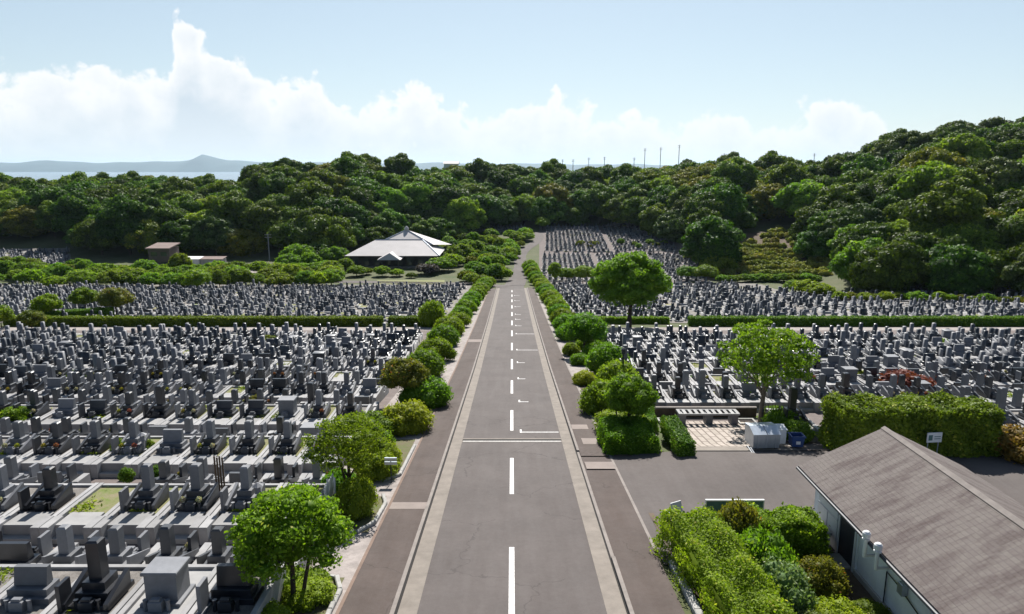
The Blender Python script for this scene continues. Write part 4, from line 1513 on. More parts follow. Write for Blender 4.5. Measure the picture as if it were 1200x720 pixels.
# terraced clipped bushes
TEA = [shrub_mesh(1, 1.25, 300 + k, 'leaf_tea', 900, .14, 8) for k in range(3)]
nt_ = 0
for r in range(11):
    py = 323 - r * 5.4
    xa = [838, 840, 842, 845, 850, 858, 866, 880, 895, 905, 912][r]
    xb = [970, 972, 976, 978, 976, 974, 968, 940, 926, 922, 918][r]
    px = xa
    while px < xb:
        x, y, z = gp(px, py + 1.5 * math.sin(px / 17 + r))
        sc = mr.uniform(.85, 1.25)
        if nt_ < 220 and mr.random() > .08:
            o = link('clipped_bush', TEA[mr.randrange(3)], None, (x, y, z - .1), mr.uniform(0, 6))
            o.scale = (sc * 1.75, sc * 1.1, sc * 1.35)
            tag(o, 'clipped yellow-green bush in the terraced rows on the slope', 'shrub', 'clipped bushes in terraced rows')
            nt_ += 1
        px += mr.uniform(7.5, 10.5)
for px in range(846, 962, 9):
    x, y, z = gp(px, 331 + (px % 3))
    midtree(x, y, 0, mr.uniform(.5, .62), 'soft green shrub along the foot of the terraced bushes', 'green shrubs at the terrace foot')

# ------------------------------------------------------------------ the wood
FOR = []
spec = [('leaf_dark', 6.2, 9.5, 24, 1.9), ('leaf_dark', 5.4, 11.0, 22, 1.8), ('leaf_grey', 5.8, 9.0, 36, 1.4), ('leaf_gold', 6.2, 9.2, 34, 1.5), ('leaf_fresh', 5.4, 9.5, 22, 1.7), ('leaf_dark', 6.8, 9.0, 40, 1.45)]
for k, (lm, ww, hh, nc, cr) in enumerate(spec):
    tb = MB()
    tb.tube([(0, 0, -2), (.2, 0, 3), (0, .1, 6)], [.35, .25, .15], 6)
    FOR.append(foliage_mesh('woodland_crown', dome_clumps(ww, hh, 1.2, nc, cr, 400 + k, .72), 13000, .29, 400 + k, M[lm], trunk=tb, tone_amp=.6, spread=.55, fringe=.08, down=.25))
fr_ = random.Random(19)
cand = []
t_ = -0.84
y = 140
pts_f = []
for yy in np.arange(136, 392, 8.6):
    for xx in np.arange(-0.86 * yy, 0.86 * yy, 9.8):
        x = xx + fr_.uniform(-2.8, 2.8)
        y_ = yy + fr_.uniform(-2.6, 2.6)
        t = x / y_
        rf = float(np.interp(t, HT, HF))
        rr = float(np.interp(t, HT, HR))
        p = 600 + 800 * t
        gap = 0
        if 835 < p < 985:                         # terrace keeps the wood back
            gap = float(np.interp(p, [835, 850, 880, 912, 925, 940, 985], [34, 50, 64, 80, 78, 56, 2]))
        if y_ < rf - 6 + gap or y_ > rr + 14: continue
        if -0.80 < t < -0.64 and y_ < 253: continue
        pts_f.append((x, y_, t, p))


def forest_kind(x, y_, p):
    r = fr_.random()
    s = (y_ - float(np.interp(x / y_, HT, HF))) / (float(np.interp(x / y_, HT, HR)) - float(np.interp(x / y_, HT, HF)))
    if 750 < p < 930 and s > .45 and r < .55: return 3
    if p < 300 and s > .85 and r < .45: return 3
    if 330 < p < 440 and s > .8 and r < .4: return 3
    if p > 960: return fr_.choices([0, 1, 2, 3, 4, 5], [4, 2, 4, .3, 2, 3])[0]
    return fr_.choices([0, 1, 2, 3, 4, 5], [4, 3, 1.2, .5, 1.3, 3])[0]


KN = ['broad dark green', 'tall dark green', 'grey-green', 'golden-tipped', 'mid-green', 'wide dark']
pts_f = [(x, y_, forest_kind(x, y_, p), p) for (x, y_, t, p) in pts_f]
pts_f.sort(key=lambda q: math.hypot(q[0], q[1]))
ntree = 0
stuffp = []
for (x, y_, k, p) in pts_f:
    rf = float(np.interp(x / y_, HT, HF))
    sc = fr_.uniform(.9, 1.65)
    edge_tree = y_ < rf + 36 + (45 if 840 < p < 980 else 0)
    z = tz(x, y_) - (2.6 if edge_tree and fr_.random() < .6 else .8)
    if ntree < 296 and (edge_tree or fr_.random() < .06):
        place = 'left wood' if p < 540 else ('wood behind the far cemetery' if p < 840 else 'right hillside wood')
        o = link('woodland_tree', FOR[k], None, (x, y_, z), fr_.uniform(0, 6.28))
        o.scale = (sc, sc, sc * fr_.uniform(.85, 1.1))
        tag(o, f'{KN[k]} evergreen tree crown in the {place}', 'tree', f'{KN[k]} trees of the {place}')
        ntree += 1
    else:
        stuffp.append((x, y_, z, sc, k, fr_.uniform(0, 6.28)))
print('forest', len(pts_f), 'individual', ntree, 'stuff', len(stuffp))
# the rest of the wood: one object, crowns instanced on its points
me = bpy.data.meshes.new('woodland')
me.vertices.add(len(stuffp))
A = np.array(stuffp)
me.vertices.foreach_set('co', A[:, :3].astype(np.float32).ravel())
for nm, col_ in (('sc', 3), ('kind_index', 4), ('turn', 5)):
    a = me.attributes.new(nm, 'FLOAT', 'POINT')
    a.data.foreach_set('value', A[:, col_].astype(np.float32))
me.update()
wood = link('woodland', me)
tag(wood, 'unbroken evergreen wood covering the hills behind the cemetery', 'woodland', kind='stuff')
ng = bpy.data.node_groups.new('woodland_nodes', 'GeometryNodeTree')
ng.interface.new_socket('Geometry', in_out='INPUT', socket_type='NodeSocketGeometry')
ng.interface.new_socket('Geometry', in_out='OUTPUT', socket_type='NodeSocketGeometry')
gi, go = ng.nodes.new('NodeGroupInput'), ng.nodes.new('NodeGroupOutput')
join = ng.nodes.new('GeometryNodeJoinGeometry')


def named(nm):
    n = ng.nodes.new('GeometryNodeInputNamedAttribute')
    n.data_type = 'FLOAT'
    n.inputs[0].default_value = nm
    return n.outputs[0]


src = {}
for o in COL.objects:
    if o.name.startswith('woodland_tree'):
        src.setdefault(FOR.index(o.data), o)
for k in range(6):
    if k not in src: continue
    oi = ng.nodes.new('GeometryNodeObjectInfo')
    oi.transform_space = 'ORIGINAL'
    oi.inputs['Object'].default_value = src[k]
    oi.inputs['As Instance'].default_value = True
    cmpn = ng.nodes.new('FunctionNodeCompare')
    cmpn.data_type = 'FLOAT'
    cmpn.operation = 'EQUAL'
    cmpn.inputs['B'].default_value = k
    cmpn.inputs['Epsilon'].default_value = .1
    ng.links.new(named('kind_index'), cmpn.inputs['A'])
    ip = ng.nodes.new('GeometryNodeInstanceOnPoints')
    cr_ = ng.nodes.new('ShaderNodeCombineXYZ')
    ng.links.new(named('turn'), cr_.inputs[2])
    e2r = ng.nodes.new('FunctionNodeEulerToRotation')
    ng.links.new(cr_.outputs[0], e2r.inputs[0])
    ng.links.new(gi.outputs[0], ip.inputs['Points'])
    ng.links.new(cmpn.outputs[0], ip.inputs['Selection'])
    ng.links.new(oi.outputs['Geometry'], ip.inputs['Instance'])
    ng.links.new(e2r.outputs[0], ip.inputs['Rotation'])
    ng.links.new(named('sc'), ip.inputs['Scale'])
    ng.links.new(ip.outputs[0], join.inputs[0])
ng.links.new(join.outputs[0], go.inputs[0])
md = wood.modifiers.new('woodland', 'NODES')
md.node_group = ng

# ------------------------------------------------------------------ workshop (right foreground)
roof_m = bpy.data.materials.new('slate_roof')
roof_m.use_nodes = True
t = roof_m.node_tree
bs = t.nodes['Principled BSDF']
bs.inputs['Roughness'].default_value = 0.85
bs.inputs['Specular IOR Level'].default_value = 0.2
tcn = node(t, 'ShaderNodeTexCoord')
mp = node(t, 'ShaderNodeMapping')
mp.inputs['Rotation'].default_value = (0, 0, R(90))
t.links.new(tcn.outputs['Object'], mp.inputs[0])
br = node(t, 'ShaderNodeTexBrick')
br.offset = 0.0
br.inputs['Scale'].default_value = 1.0
br.inputs['Brick Width'].default_value = 0.30
br.inputs['Row Height'].default_value = 0.155
br.inputs['Mortar Size'].default_value = 0.006
br.inputs['Mortar Smooth'].default_value = 0.5
br.inputs['Color1'].default_value = (0.158, 0.138, 0.126, 1)
br.inputs['Color2'].default_value = (0.140, 0.119, 0.111, 1)
br.inputs['Mortar'].default_value = (0.075, 0.062, 0.060, 1)
t.links.new(mp.outputs[0], br.inputs['Vector'])
# broad weather stains running across the slope
mp2 = node(t, 'ShaderNodeMapping')
mp2.inputs['Scale'].default_value = (0.30, 1.3, 0.3)
mp2.inputs['Rotation'].default_value = (0, 0, R(-8))
t.links.new(tcn.outputs['Object'], mp2.inputs[0])
ns = noise(t, mp2.outputs[0], 1.6, 6, .68)
st = mth(t, 'MULTIPLY', mth(t, 'SUBTRACT', ns, 0.46), 5.0, True)
mxr = node(t, 'ShaderNodeMix', data_type='RGBA', blend_type='MULTIPLY')
t.links.new(mth(t, 'MULTIPLY', st, .8), mxr.inputs['Factor'])
t.links.new(br.outputs['Color'], mxr.inputs['A'])
mxr.inputs['B'].default_value = (0.48, 0.40, 0.42, 1)
n9 = noise(t, tcn.outputs['Object'], 9, 4, .7)
bc = node(t, 'ShaderNodeBrightContrast')
t.links.new(mxr.outputs['Result'], bc.inputs['Color'])
t.links.new(mth(t, 'MULTIPLY', mth(t, 'SUBTRACT', n9, .5), .06), bc.inputs['Bright'])
t.links.new(bc.outputs[0], bs.inputs['Base Color'])
bp = node(t, 'ShaderNodeBump')
bp.inputs['Strength'].default_value = .5
bp.inputs['Distance'].default_value = .01
t.links.new(br.outputs['Fac'], bp.inputs['Height'])
bp.invert = True
t.links.new(bp.outputs[0], bs.inputs['Normal'])

GZ = CAM_Z - 15.3
XL, XRg, YN, YF = 13.15, 19.3, 6.0, 27.4       # walls
XE, XA, XE2 = 12.55, 16.15, 19.75
EZ, AZ = 2.52, 4.30
ws = empty('workshop', (XL, YF, GZ), 0, 'long low workshop with brownish slate gable roof and pale panel walls at the right edge', 'building')


def W(b, name, m, parent=ws):
    """mesh given in world x,y and height above the apron"""
    b.v = [(p[0] - XL, p[1] - YF, p[2]) for p in b.v]
    return b.build(name, m, parent)


b = MB()
sl = (AZ - EZ) / (XA - XE)
wt = EZ + (XL - XE) * sl - .12
b.poly([(XL, YN, -.3), (XL, YF, -.3), (XL, YF, wt), (XL, YN, wt)], [(0, 3, 2, 1)])
b.poly([(XRg, YN, -.3), (XRg, YF, -.3), (XRg, YF, wt), (XRg, YN, wt)], [(0, 1, 2, 3)])
b.poly([(XL, YF, -.3), (XRg, YF, -.3), (XRg, YF, wt), (XA, YF, AZ - .15), (XL, YF, wt)], [(4, 3, 2, 1, 0)])
b.poly([(XL, YN, -.3), (XRg, YN, -.3), (XRg, YN, wt), (XA, YN, AZ - .15), (XL, YN, wt)], [(0, 1, 2, 3, 4)])
W(b, 'wall', M['wall_paint'])
# wall battens and plinth
b = MB()
for yb in (8.3, 11.0, 13.7, 16.4, 19.1, 21.6, 23.6, 26.98):
    b.box(XL - .05, XL + .02, yb - .05, yb + .05, 0, wt)
W(b, 'wall_batten', M['wall_paint'])
b = MB()
b.box(XL - .09, XL + .05, YN, 23.6, -.1, .28, bev=.02)
W(b, 'plinth', M['concrete'])
b = MB()
b.box(XL - .02, XL + .05, 23.8, 25.0, .0, 2.32)
d = W(b, 'doorway', M['dark_metal'])
b = MB()
b.box(XL - .07, XL - .03, 23.7, 23.8, 0, 2.35)
b.box(XL - .07, XL - .03, 25.0, 25.1, 0, 2.35)
b.box(XL - .07, XL - .03, 23.8, 25.0, 2.32, 2.4)
W(b, 'door_frame', M['white_paint'], d)
b = MB()
b.box(XL - .06, XL - .025, 25.2, 26.9, .5, 2.35)
p_ = W(b, 'window_panel', M['white_paint'])
b = MB()
b.box(XL - .08, XL - .06, 25.2, 26.9, 1.38, 1.43)
b.box(XL - .08, XL - .06, 26.02, 26.07, .5, 1.38)
W(b, 'glazing_bar', M['steel'], p_)
TH = .11
for nm, xa_, xb_ in (('roof', XE, XA),):
    b = MB()
    yf, yn = YF + .55, YN - .5
    P = [(XE, yn, EZ), (XE, yf, EZ), (XA, yf, AZ), (XA, yn, AZ), (XE2, yf, EZ), (XE2, yn, EZ)]
    P2 = [(x, y, z - TH) for (x, y, z) in P]
    b.poly(P + P2, [(0, 3, 2, 1), (3, 5, 4, 2), (6, 7, 8, 9), (9, 8, 10, 11),
                    (0, 1, 7, 6), (1, 2, 8, 7), (2, 4, 10, 8), (4, 5, 11, 10), (5, 3, 9, 11), (3, 0, 6, 9)])
    W(b, 'roof', roof_m)
b = MB()
b.poly([(XA - .16, YN - .5, AZ - .045), (XA, YN - .5, AZ + .05), (XA + .16, YN - .5, AZ - .045),
        (XA - .16, YF + .57, AZ - .045), (XA, YF + .57, AZ + .05), (XA + .16, YF + .57, AZ - .045)],
       [(0, 1, 4, 3), (1, 2, 5, 4), (3, 4, 5), (2, 1, 0)])
W(b, 'ridge_cap', M['kerb'])
b = MB()
b.tube([(XE - .06, YN - .5, EZ - .08), (XE - .06, YF + .5, EZ - .08)], .06, 8)
W(b, 'eaves_gutter', M['dark_metal'])
for yv in (gp(1015, 640)[1], 0):
    pass
for (px, py) in ((1015, 630), (1029, 642)):
    # vents stand just outside the eave
    Xv = XE - .16
    Zd = Xv / ((px - 600) / 800)
    a_ = math.atan((py - 360) / 800) + R(PITCH)
    yv = Zd * math.cos(R(PITCH)) - (Zd * (py - 360) / 800) * math.sin(R(PITCH))
    b = MB()
    b.tube([(Xv, yv, 1.9), (Xv, yv, EZ + .12)], .07, 12)
    b.tube([(Xv, yv, EZ + .12), (Xv, yv, EZ + .14), (Xv, yv, EZ + .30), (Xv, yv, EZ + .36)], [.09, .135, .135, .08], 14)
    b.tube([(Xv, yv, EZ + .04), (Xv, yv, EZ + .08)], [.13, .13], 12)
    b.tube([(Xv, yv, 1.95), (XL, yv, 1.95)], .05, 10)
    W(b, 'vent_pipe', M['white_paint'])
# pipes and meter on the wall
b = MB()
b.tube([(XL - .07, 21.5, .3), (XL - .07, 21.5, 1.5), (XL - .07, 20.8, 1.45), (XL - .07, 18.5, 1.0), (XL - .07, 17.6, .95), (XL - .07, 17.6, .3)], .022, 6)
W(b, 'wall_pipe', M['dark_metal'])
b = MB()
b.box(XL - .22, XL - .03, 20.3, 20.6, 1.35, 1.75, bev=.02)
W(b, 'meter_box', M['steel'])
b = MB()
b.box(XL - .20, XL - .03, 17.9, 18.15, .8, 1.1, bev=.02)
W(b, 'tap_box', M['steel'])
b = MB()
b.tube([(XL - .08, 15.6, 0), (XL - .08, 15.6, 2.5)], .04, 8)
W(b, 'downpipe', M['white_paint'])
# sink block by the doorway
o = empty('water_basin', (12.5, 25.75, GZ), 0, 'pale concrete basin block beside the workshop doorway', 'basin')
b = MB()
b.box(-.38, .38, -.55, .55, 0, .78, bev=.03)
b.build('basin_body', M['concrete'], o)
b = MB()
b.box(-.42, .42, -.6, -.48, .78, .88, bev=.02).box(-.42, .42, .48, .6, .78, .88, bev=.02).box(-.42, -.3, -.48, .48, .78, .88).box(.3, .42, -.48, .48, .78, .88)
b.build('basin_rim', M['paving'], o)
o = empty('door_step', (12.75, 24.4, GZ), 0, 'pale concrete step in front of the dark workshop doorway', 'step')
b = MB()
b.box(-.35, .4, -.5, .5, 0, .16, bev=.02)
b.build('step_block', M['concrete'], o)

# ------------------------------------------------------------------ court: paving, table, bins
court_m = bpy.data.materials.new('court_paving')
court_m.use_nodes = True
t = court_m.node_tree
bs = t.nodes['Principled BSDF']
bs.inputs['Roughness'].default_value = .9
tcn = node(t, 'ShaderNodeTexCoord')
mpc = node(t, 'ShaderNodeMapping')
mpc.inputs['Rotation'].default_value = (0, 0, R(90))
t.links.new(tcn.outputs['Object'], mpc.inputs[0])
br = node(t, 'ShaderNodeTexBrick')
br.inputs['Scale'].default_value = 1
br.inputs['Brick Width'].default_value = 1.1
br.inputs['Row Height'].default_value = .42
br.inputs['Mortar Size'].default_value = .05
br.inputs['Color1'].default_value = (.30, .26, .22, 1)
br.inputs['Color2'].default_value = (.36, .31, .27, 1)
br.inputs['Mortar'].default_value = (.14, .11, .09, 1)
t.links.new(mpc.outputs[0], br.inputs['Vector'])
nz = noise(t, tcn.outputs['Object'], 5, 5, .7)
bc = node(t, 'ShaderNodeBrightContrast')
t.links.new(br.outputs['Color'], bc.inputs['Color'])
t.links.new(mth(t, 'MULTIPLY', mth(t, 'SUBTRACT', nz, .5), .14), bc.inputs['Bright'])
t.links.new(bc.outputs[0], bs.inputs['Base Color'])
sheet('court_paving', 37.1, 43.4, lambda y: 10.05, lambda y: 16.2, 0.065, court_m, 4)
sheet('court_apron', 36.0, 37.1, lambda y: 10.05, lambda y: 16.2, 0.062, M['gutter'], 4)
sheet('court_edge', 35.85, 36.0, lambda y: 10.05, lambda y: 17.5, 0.068, M['slot'], 4)
o = empty('table_bench', (12.95, 42.9, tz(12.95, 42.9) + .06), 0, 'long pale stone table with slatted top on three thick legs behind the paved court', 'table')
for lx_ in (-1.72, 0.05, 1.72):
    b = MB()
    b.box(lx_ - .22, lx_ + .22, -.36, .36, 0, .70, bev=.03)
    b.build('leg', M['granite'], o)
b = MB()
b.box(-2.0, 2.0, -.48, -.36, .70, .82, bev=.01).box(-2.0, 2.0, .36, .48, .70, .82, bev=.01).box(-2.0, -1.8, -.36, .36, .702, .82).box(1.8, 2.0, -.36, .36, .702, .82)
b.build('table_frame', M['paving'], o)
for q in range(9):
    b = MB()
    x = -1.55 + q * .39
    b.box(x - .11, x + .11, -.36, .36, .705, .815, bev=.01)
    b.build('slat', M['paving'], o)
o = empty('planter_frame', (15.6, 43.0, tz(15.6, 43) + .06), 0, 'low pale kerb frame on the ground right of the stone table', 'kerb frame')
b = MB()
b.box(-.6, .6, -.5, -.38, 0, .14).box(-.6, .6, .38, .5, 0, .14).box(-.6, -.48, -.38, .38, 0, .14).box(.48, .6, -.38, .38, 0, .14)
b.build('kerb_stone', M['concrete'], o)
o = empty('planter_frame', (10.35, 43.1, tz(10.35, 43) + .06), 0, 'low pale kerb frame on the ground left of the stone table', 'kerb frame')
b.build('kerb_stone', M['concrete'], o)
# low fence wall behind the table
o = empty('low_wall', (13.2, 44.6, tz(13.2, 44.6)), 0, 'low concrete wall with pale coping behind the stone table', 'wall')
b = MB()
b.box(-4.0, 3.6, -.1, .1, -.2, .7, bottom=False)
b.build('wall_body', M['soil'], o)
b = MB()
b.box(-4.02, 3.62, -.13, .13, .7, .79, bev=.02)
b.build('coping', M['kerb'], o)
# steel dumpster
bx_, by_, _ = gp(895, 531)
by_ += .8
zz = tz(bx_, by_) + .06
o = empty('dumpster', (14.35, 36.9, zz), .05, 'grey steel rubbish container with sloping lid at the edge of the court', 'dumpster')
b = MB()
b.poly([(-.75, -.62, .12), (.75, -.62, .12), (.75, .62, .12), (-.75, .62, .12), (-.78, -.66, .95), (.78, -.66, .95), (.78, .66, 1.15), (-.78, .66, 1.15)],
       [(0, 1, 5, 4), (1, 2, 6, 5), (2, 3, 7, 6), (3, 0, 4, 7), (3, 2, 1, 0)])
for q in (-.5, 0, .5):
    b.box(q - .03, q + .03, -.70, -.63, .15, .92)
b.build('container_body', M['steel'], o)
for s in (-1, 1):
    b = MB()
    x0, x1 = sorted((s * .02, s * .80))
    b.poly([(x0, -.70, .955), (x1, -.70, .955), (x1, 0, 1.24), (x0, 0, 1.24), (x0, .70, 1.16), (x1, .70, 1.16),
            (x0, -.70, .93), (x1, -.70, .93), (x1, .70, 1.13), (x0, .70, 1.13)],
           [(0, 1, 2, 3), (3, 2, 5, 4), (6, 7, 1, 0), (7, 8, 5, 2, 1), (9, 6, 0, 3, 4), (8, 9, 4, 5)])
    b.build('lid', M['steel'], o)
b = MB()
b.tube([(-.95, -.75, .25), (-.95, -1.4, .12), (-.55, -1.75, .05)], .03, 6)
b.tube([(-1.05, -.55, .25), (-1.05, -1.3, .12), (-.65, -1.9, .05)], .03, 6)
b.build('tow_bar', M['white_paint'], o)
for (x, y_) in ((-.6, -.5), (.6, -.5), (-.6, .5), (.6, .5)):
    b = MB()
    b.tube([(x - .04, y_, .07), (x + .04, y_, .07)], .075, 10)
    b.build('wheel', M['tyre'], o)
o = empty('cabinet', (15.6, 37.5, zz), 0, 'narrow pale metal locker standing between the container and the blue tub', 'cabinet')
b = MB()
b.box(-.26, .26, -.3, .3, 0, .82)
b.build('cabinet_body', M['wall_paint'], o)
b = MB()
b.poly([(-.3, -.36, .83), (.3, -.36, .83), (.3, .34, .95), (-.3, .34, .95), (-.3, -.36, .86), (.3, -.36, .86), (.3, .34, .98), (-.3, .34, .98)],
       [(3, 2, 1, 0), (4, 5, 6, 7), (0, 1, 5, 4), (1, 2, 6, 5), (2, 3, 7, 6), (3, 0, 4, 7)])
b.build('cabinet_top', M['white_paint'], o)
o = empty('blue_tub', (16.35, 36.95, zz), -.05, 'open blue plastic tub right of the container', 'tub')
b = MB()
O_ = [(-.36, -.33), (.36, -.33), (.36, .33), (-.36, .33)]
I_ = [(-.33, -.30), (.33, -.30), (.33, .30), (-.33, .30)]
b.poly([(x * .85, y * .85, 0.02) for x, y in O_] + [(x, y, .66) for x, y in O_] + [(x, y, .66) for x, y in I_] + [(x * .85, y * .85, .06) for x, y in I_],
       [(0, 1, 5, 4), (1, 2, 6, 5), (2, 3, 7, 6), (3, 0, 4, 7), (4, 5, 9, 8), (5, 6, 10, 9), (6, 7, 11, 10), (7, 4, 8, 11),
        (8, 9, 13, 12), (9, 10, 14, 13), (10, 11, 15, 14), (11, 8, 12, 15), (12, 13, 14, 15), (3, 2, 1, 0)])
b.build('tub_body', M['blue_plastic'], o)
b = MB()
b.box(-.40, .40, -.375, -.335, .60, .67).box(-.40, .40, .335, .375, .60, .67).box(-.40, -.362, -.335, .335, .60, .67).box(.362, .40, -.335, .335, .60, .67)
b.build('tub_rim', M['blue_plastic'], o)
b = MB()
b.box(-.12, .12, -.352, -.338, .2, .38)
b.build('sticker', M['white_paint'], o)
o = empty('red_box', (15.2, 41.0, tz(15.2, 41) + .06), 0, 'small red plastic crate at the foot of the airy tree', 'crate')
b = MB()
b.box(-.32, .32, -.2, .2, 0, .36, bev=.02)
b.build('crate_body', M['red_plastic'], o)
b = MB()
b.box(-.35, .35, -.23, .23, .36, .42, bev=.01)
b.build('crate_rim', M['red_plastic'], o)
o = empty('broom_rack', (16.7, 42.0, tz(16.7, 42) + .06), 0, 'rack of dark brooms and tools leaning beside the airy tree', 'rack')
for q in range(4):
    b = MB()
    x = -.3 + q * .22
    b.tube([(x, 0, .25), (x + .05, .15, 1.5)], .02, 6)
    b.build('broom_handle', M['wood_tablet'], o)
    b = MB()
    b.tube([(x - .01, -.03, 0), (x, 0, .32)], [.10, .03], 8)
    b.build('broom_head', M['wood_tablet'], o)
b = MB()
b.box(-.45, .6, .12, .17, 1.05, 1.12).box(-.45, -.40, .12, .17, 0, 1.05).box(.55, .6, .12, .17, 0, 1.05)
b.build('rack_frame', M['dark_metal'], o)
for i, (x, y, r, h, lab) in enumerate([(17.0, 40.6, 1.1, 1.5, 'green bush right of the airy tree beside the court'), (17.2, 38.9, 1.0, 1.2, 'low green bush right of the blue tub'),
                                       (17.6, 43.2, 1.0, 1.1, 'bush behind the bins at the corner of the graves')]):
    shrub(x, y, r, h, (3, 4, 0)[i], lab)

# ------------------------------------------------------------------ signs and posts
o = empty('green_board', (9.65, 27.3, tz(9.65, 27.3)), 0, 'long low board with green face and white top rail behind the planting', 'board')
b = MB()
b.box(-1.22, 1.22, -.03, .03, .25, 1.18)
b.build('board_panel', M['board_green'], o)
b = MB()
b.box(-1.27, 1.27, -.05, .05, 1.18, 1.24).box(-1.27, -1.22, -.05, .05, .2, 1.18).box(1.22, 1.27, -.05, .05, .2, 1.18)
b.build('board_frame', M['white_paint'], o)
for x in (-.7, .7):
    b = MB()
    b.tube([(x, .08, 0), (x, .08, .95)], .03, 8)
    b.build('post', M['steel'], o)
o = empty('white_post_sign', (6.95, 26.6, tz(6.95, 26.6)), .5, 'small bright white folded sign at the corner of the planting bed', 'sign')
b = MB()
b.poly([(-.28, -.25, .1), (.28, -.25, .1), (.28, .05, .95), (-.28, .05, .95), (-.28, -.22, .1), (.28, -.22, .1), (.28, .08, .95), (-.28, .08, .95)],
       [(0, 1, 2, 3), (5, 4, 7, 6), (1, 5, 6, 2), (4, 0, 3, 7), (3, 2, 6, 7)])
b.build('sign_face', M['white_paint'], o)
b = MB()
b.box(-.28, -.24, .1, .4, 0, .5).box(.24, .28, .1, .4, 0, .5)
b.build('sign_stand', M['steel'], o)
o = empty('notice_board', (22.6, 34.4, tz(22.6, 34.4)), .1, 'small white notice board with green marks in front of the tall hedge', 'sign')
b = MB()
b.box(-.42, .42, -.02, .02, 1.0, 1.55)
pnl = b.build('sign_panel', M['white_paint'], o)
b = MB()
b.box(-.34, -.12, -.03, -.022, 1.12, 1.42).box(-.02, .34, -.03, -.022, 1.30, 1.34).box(-.02, .34, -.03, -.022, 1.18, 1.22)
b.build('sign_marks', M['board_green'], pnl)
for x in (-.3, .3):
    b = MB()
    b.tube([(x, .05, 0), (x, .05, 1.5)], .025, 8)
    b.build('post', M['steel'], o)
o = empty('plot_sign', (-5.95, 31.3, tz(-5.95, 31.3)), 0, 'small dark plate sign on a short post in front of the left verge bushes', 'sign')
b = MB()
b.tube([(0, 0, 0), (0, 0, 1.2)], .025, 8)
b.build('post', M['dark_metal'], o)
b = MB()
b.box(-.30, .30, -.03, .03, 1.2, 1.36).box(-.30, .30, -.035, .025, 1.0, 1.15)
b.build('sign_plate', M['steel'], o)
x, y, z = gp(389, 606)
o = empty('edge_board', (x, y, z), 0, 'thin upright white frame seen edge-on beside the second left verge tree', 'sign')
for q in (0, .25):
    b = MB()
    b.tube([(q - .1, q * .6, 0), (q - .1, q * .6, 1.75)], .045, 8)
    b.build('post', M['white_paint'], o)
b = MB()
b.poly([(-.12, -.5, .7), (-.08, -.5, .7), (-.08, .9, .7), (-.12, .9, .7), (-.12, -.5, 1.6), (-.08, -.5, 1.6), (-.08, .9, 1.6), (-.12, .9, 1.6)],
       [(0, 1, 5, 4), (1, 2, 6, 5), (2, 3, 7, 6), (3, 0, 4, 7), (4, 5, 6, 7), (3, 2, 1, 0)])
b.build('board_panel', M['white_paint'], o)
x, y, z = gp(729, 462)
o = empty('dark_post', (x, y, z), 0, 'slim dark lamp post standing among the right verge bushes', 'lamp post')
b = MB()
b.tube([(0, 0, 0), (0, 0, 3.3)], .07, 8)
b.build('pole', M['dark_metal'], o)
b = MB()
b.tube([(0, 0, 3.3), (0, 0, 3.35), (0, 0, 3.75), (0, 0, 3.85)], [.10, .16, .18, .05], 10)
b.build('lamp_head', M['dark_metal'], o)

# ------------------------------------------------------------------ hall with the white roof
hx, hy = gp(462, 314)[:2]
hz0 = tz(hx, hy)
k = hy / 800.0 * 1.02
ha = empty('hall', (hx, hy, hz0), 0, 'wide hall with white hipped roof, small porch and a pyramid roof with round finial', 'building')
x0, x1 = (408 - 462) * k, (514 - 462) * k
b = MB()
b.box(x0 + .9, x1 - .9, 0, 15, -.4, 3.7)
b.box(-3, 11, 8, 22, 3.7, 6.0)
b.build('wall', M['hall_wall'], ha)
b = MB()
b.box(x0 + .6, x1 - .6, -1.4, 0, -.4, .5)
b.build('terrace', M['gutter'], ha)


def hip(b, x0, x1, y0, y1, z0, zt, rx0, rx1, ry):
    b.poly([(x0, y0, z0), (x1, y0, z0), (x1, y1, z0), (x0, y1, z0), (rx0, ry, zt), (rx1, ry, zt)],
           [(0, 1, 5, 4), (1, 2, 5), (2, 3, 4, 5), (3, 0, 4), (3, 2, 1, 0)])


b = MB()
hip(b, x0 - .5, x1 + .3, -1.4, 16, 3.75, 7.6, x0 + 7.2, x1 - 5.8, 8)
b.build('roof', M['hall_roof'], ha)
b = MB()
ax = (470 - 462) * k
b.poly([(ax - 9, 6, 6.3), (ax + 9, 6, 6.3), (ax + 13.5, 22, 4.6), (ax - 11, 22, 4.6), (ax, 13, 10.3)], [(0, 1, 4), (1, 2, 4), (2, 3, 4), (3, 0, 4), (3, 2, 1, 0)])
pr = b.build('pyramid_roof', M['hall_roof'], ha)
b = MB()
b.tube([(ax, 13, 10.1), (ax, 13, 10.4), (ax, 13, 10.8), (ax, 13, 11.2), (ax, 13, 11.5)], [.5, .75, .7, .4, .05], 10)
b.build('finial', M['hall_roof'], pr)
b = MB()
for (p, q) in (((ax, 13, 10.35), (ax + 9, 6, 6.35)), ((ax, 13, 10.35), (ax - 9, 6, 6.35)), ((x1 - 5.8, 8, 7.65), (x1 + .3, -1.4, 3.8)), ((x0 + 7.2, 8, 7.65), (x1 - 5.8, 8, 7.65)), ((x1 - 5.8, 8, 7.65), (x1 + .3, 16, 3.8))):
    b.tube([p, q], .14, 6)
b.build('ridge', M['steel'], ha)
b = MB()
b.poly([(-4.2, -4.6, 2.9), (2.6, -4.6, 2.9), (3.2, .5, 3.4), (-4.0, .5, 3.4), (-.6, -3.6, 4.9), (-.6, 2.5, 4.9)], [(0, 1, 4), (1, 2, 5, 4), (3, 0, 4, 5), (3, 2, 1, 0)])
pc = b.build('porch_roof', M['hall_roof'], ha)
b = MB()
for x in (-3.2, 1.8):
    b.box(x - .15, x + .15, -4.0, -3.7, -.3, 2.95)
b.build('porch_column', M['hall_wall'], pc)
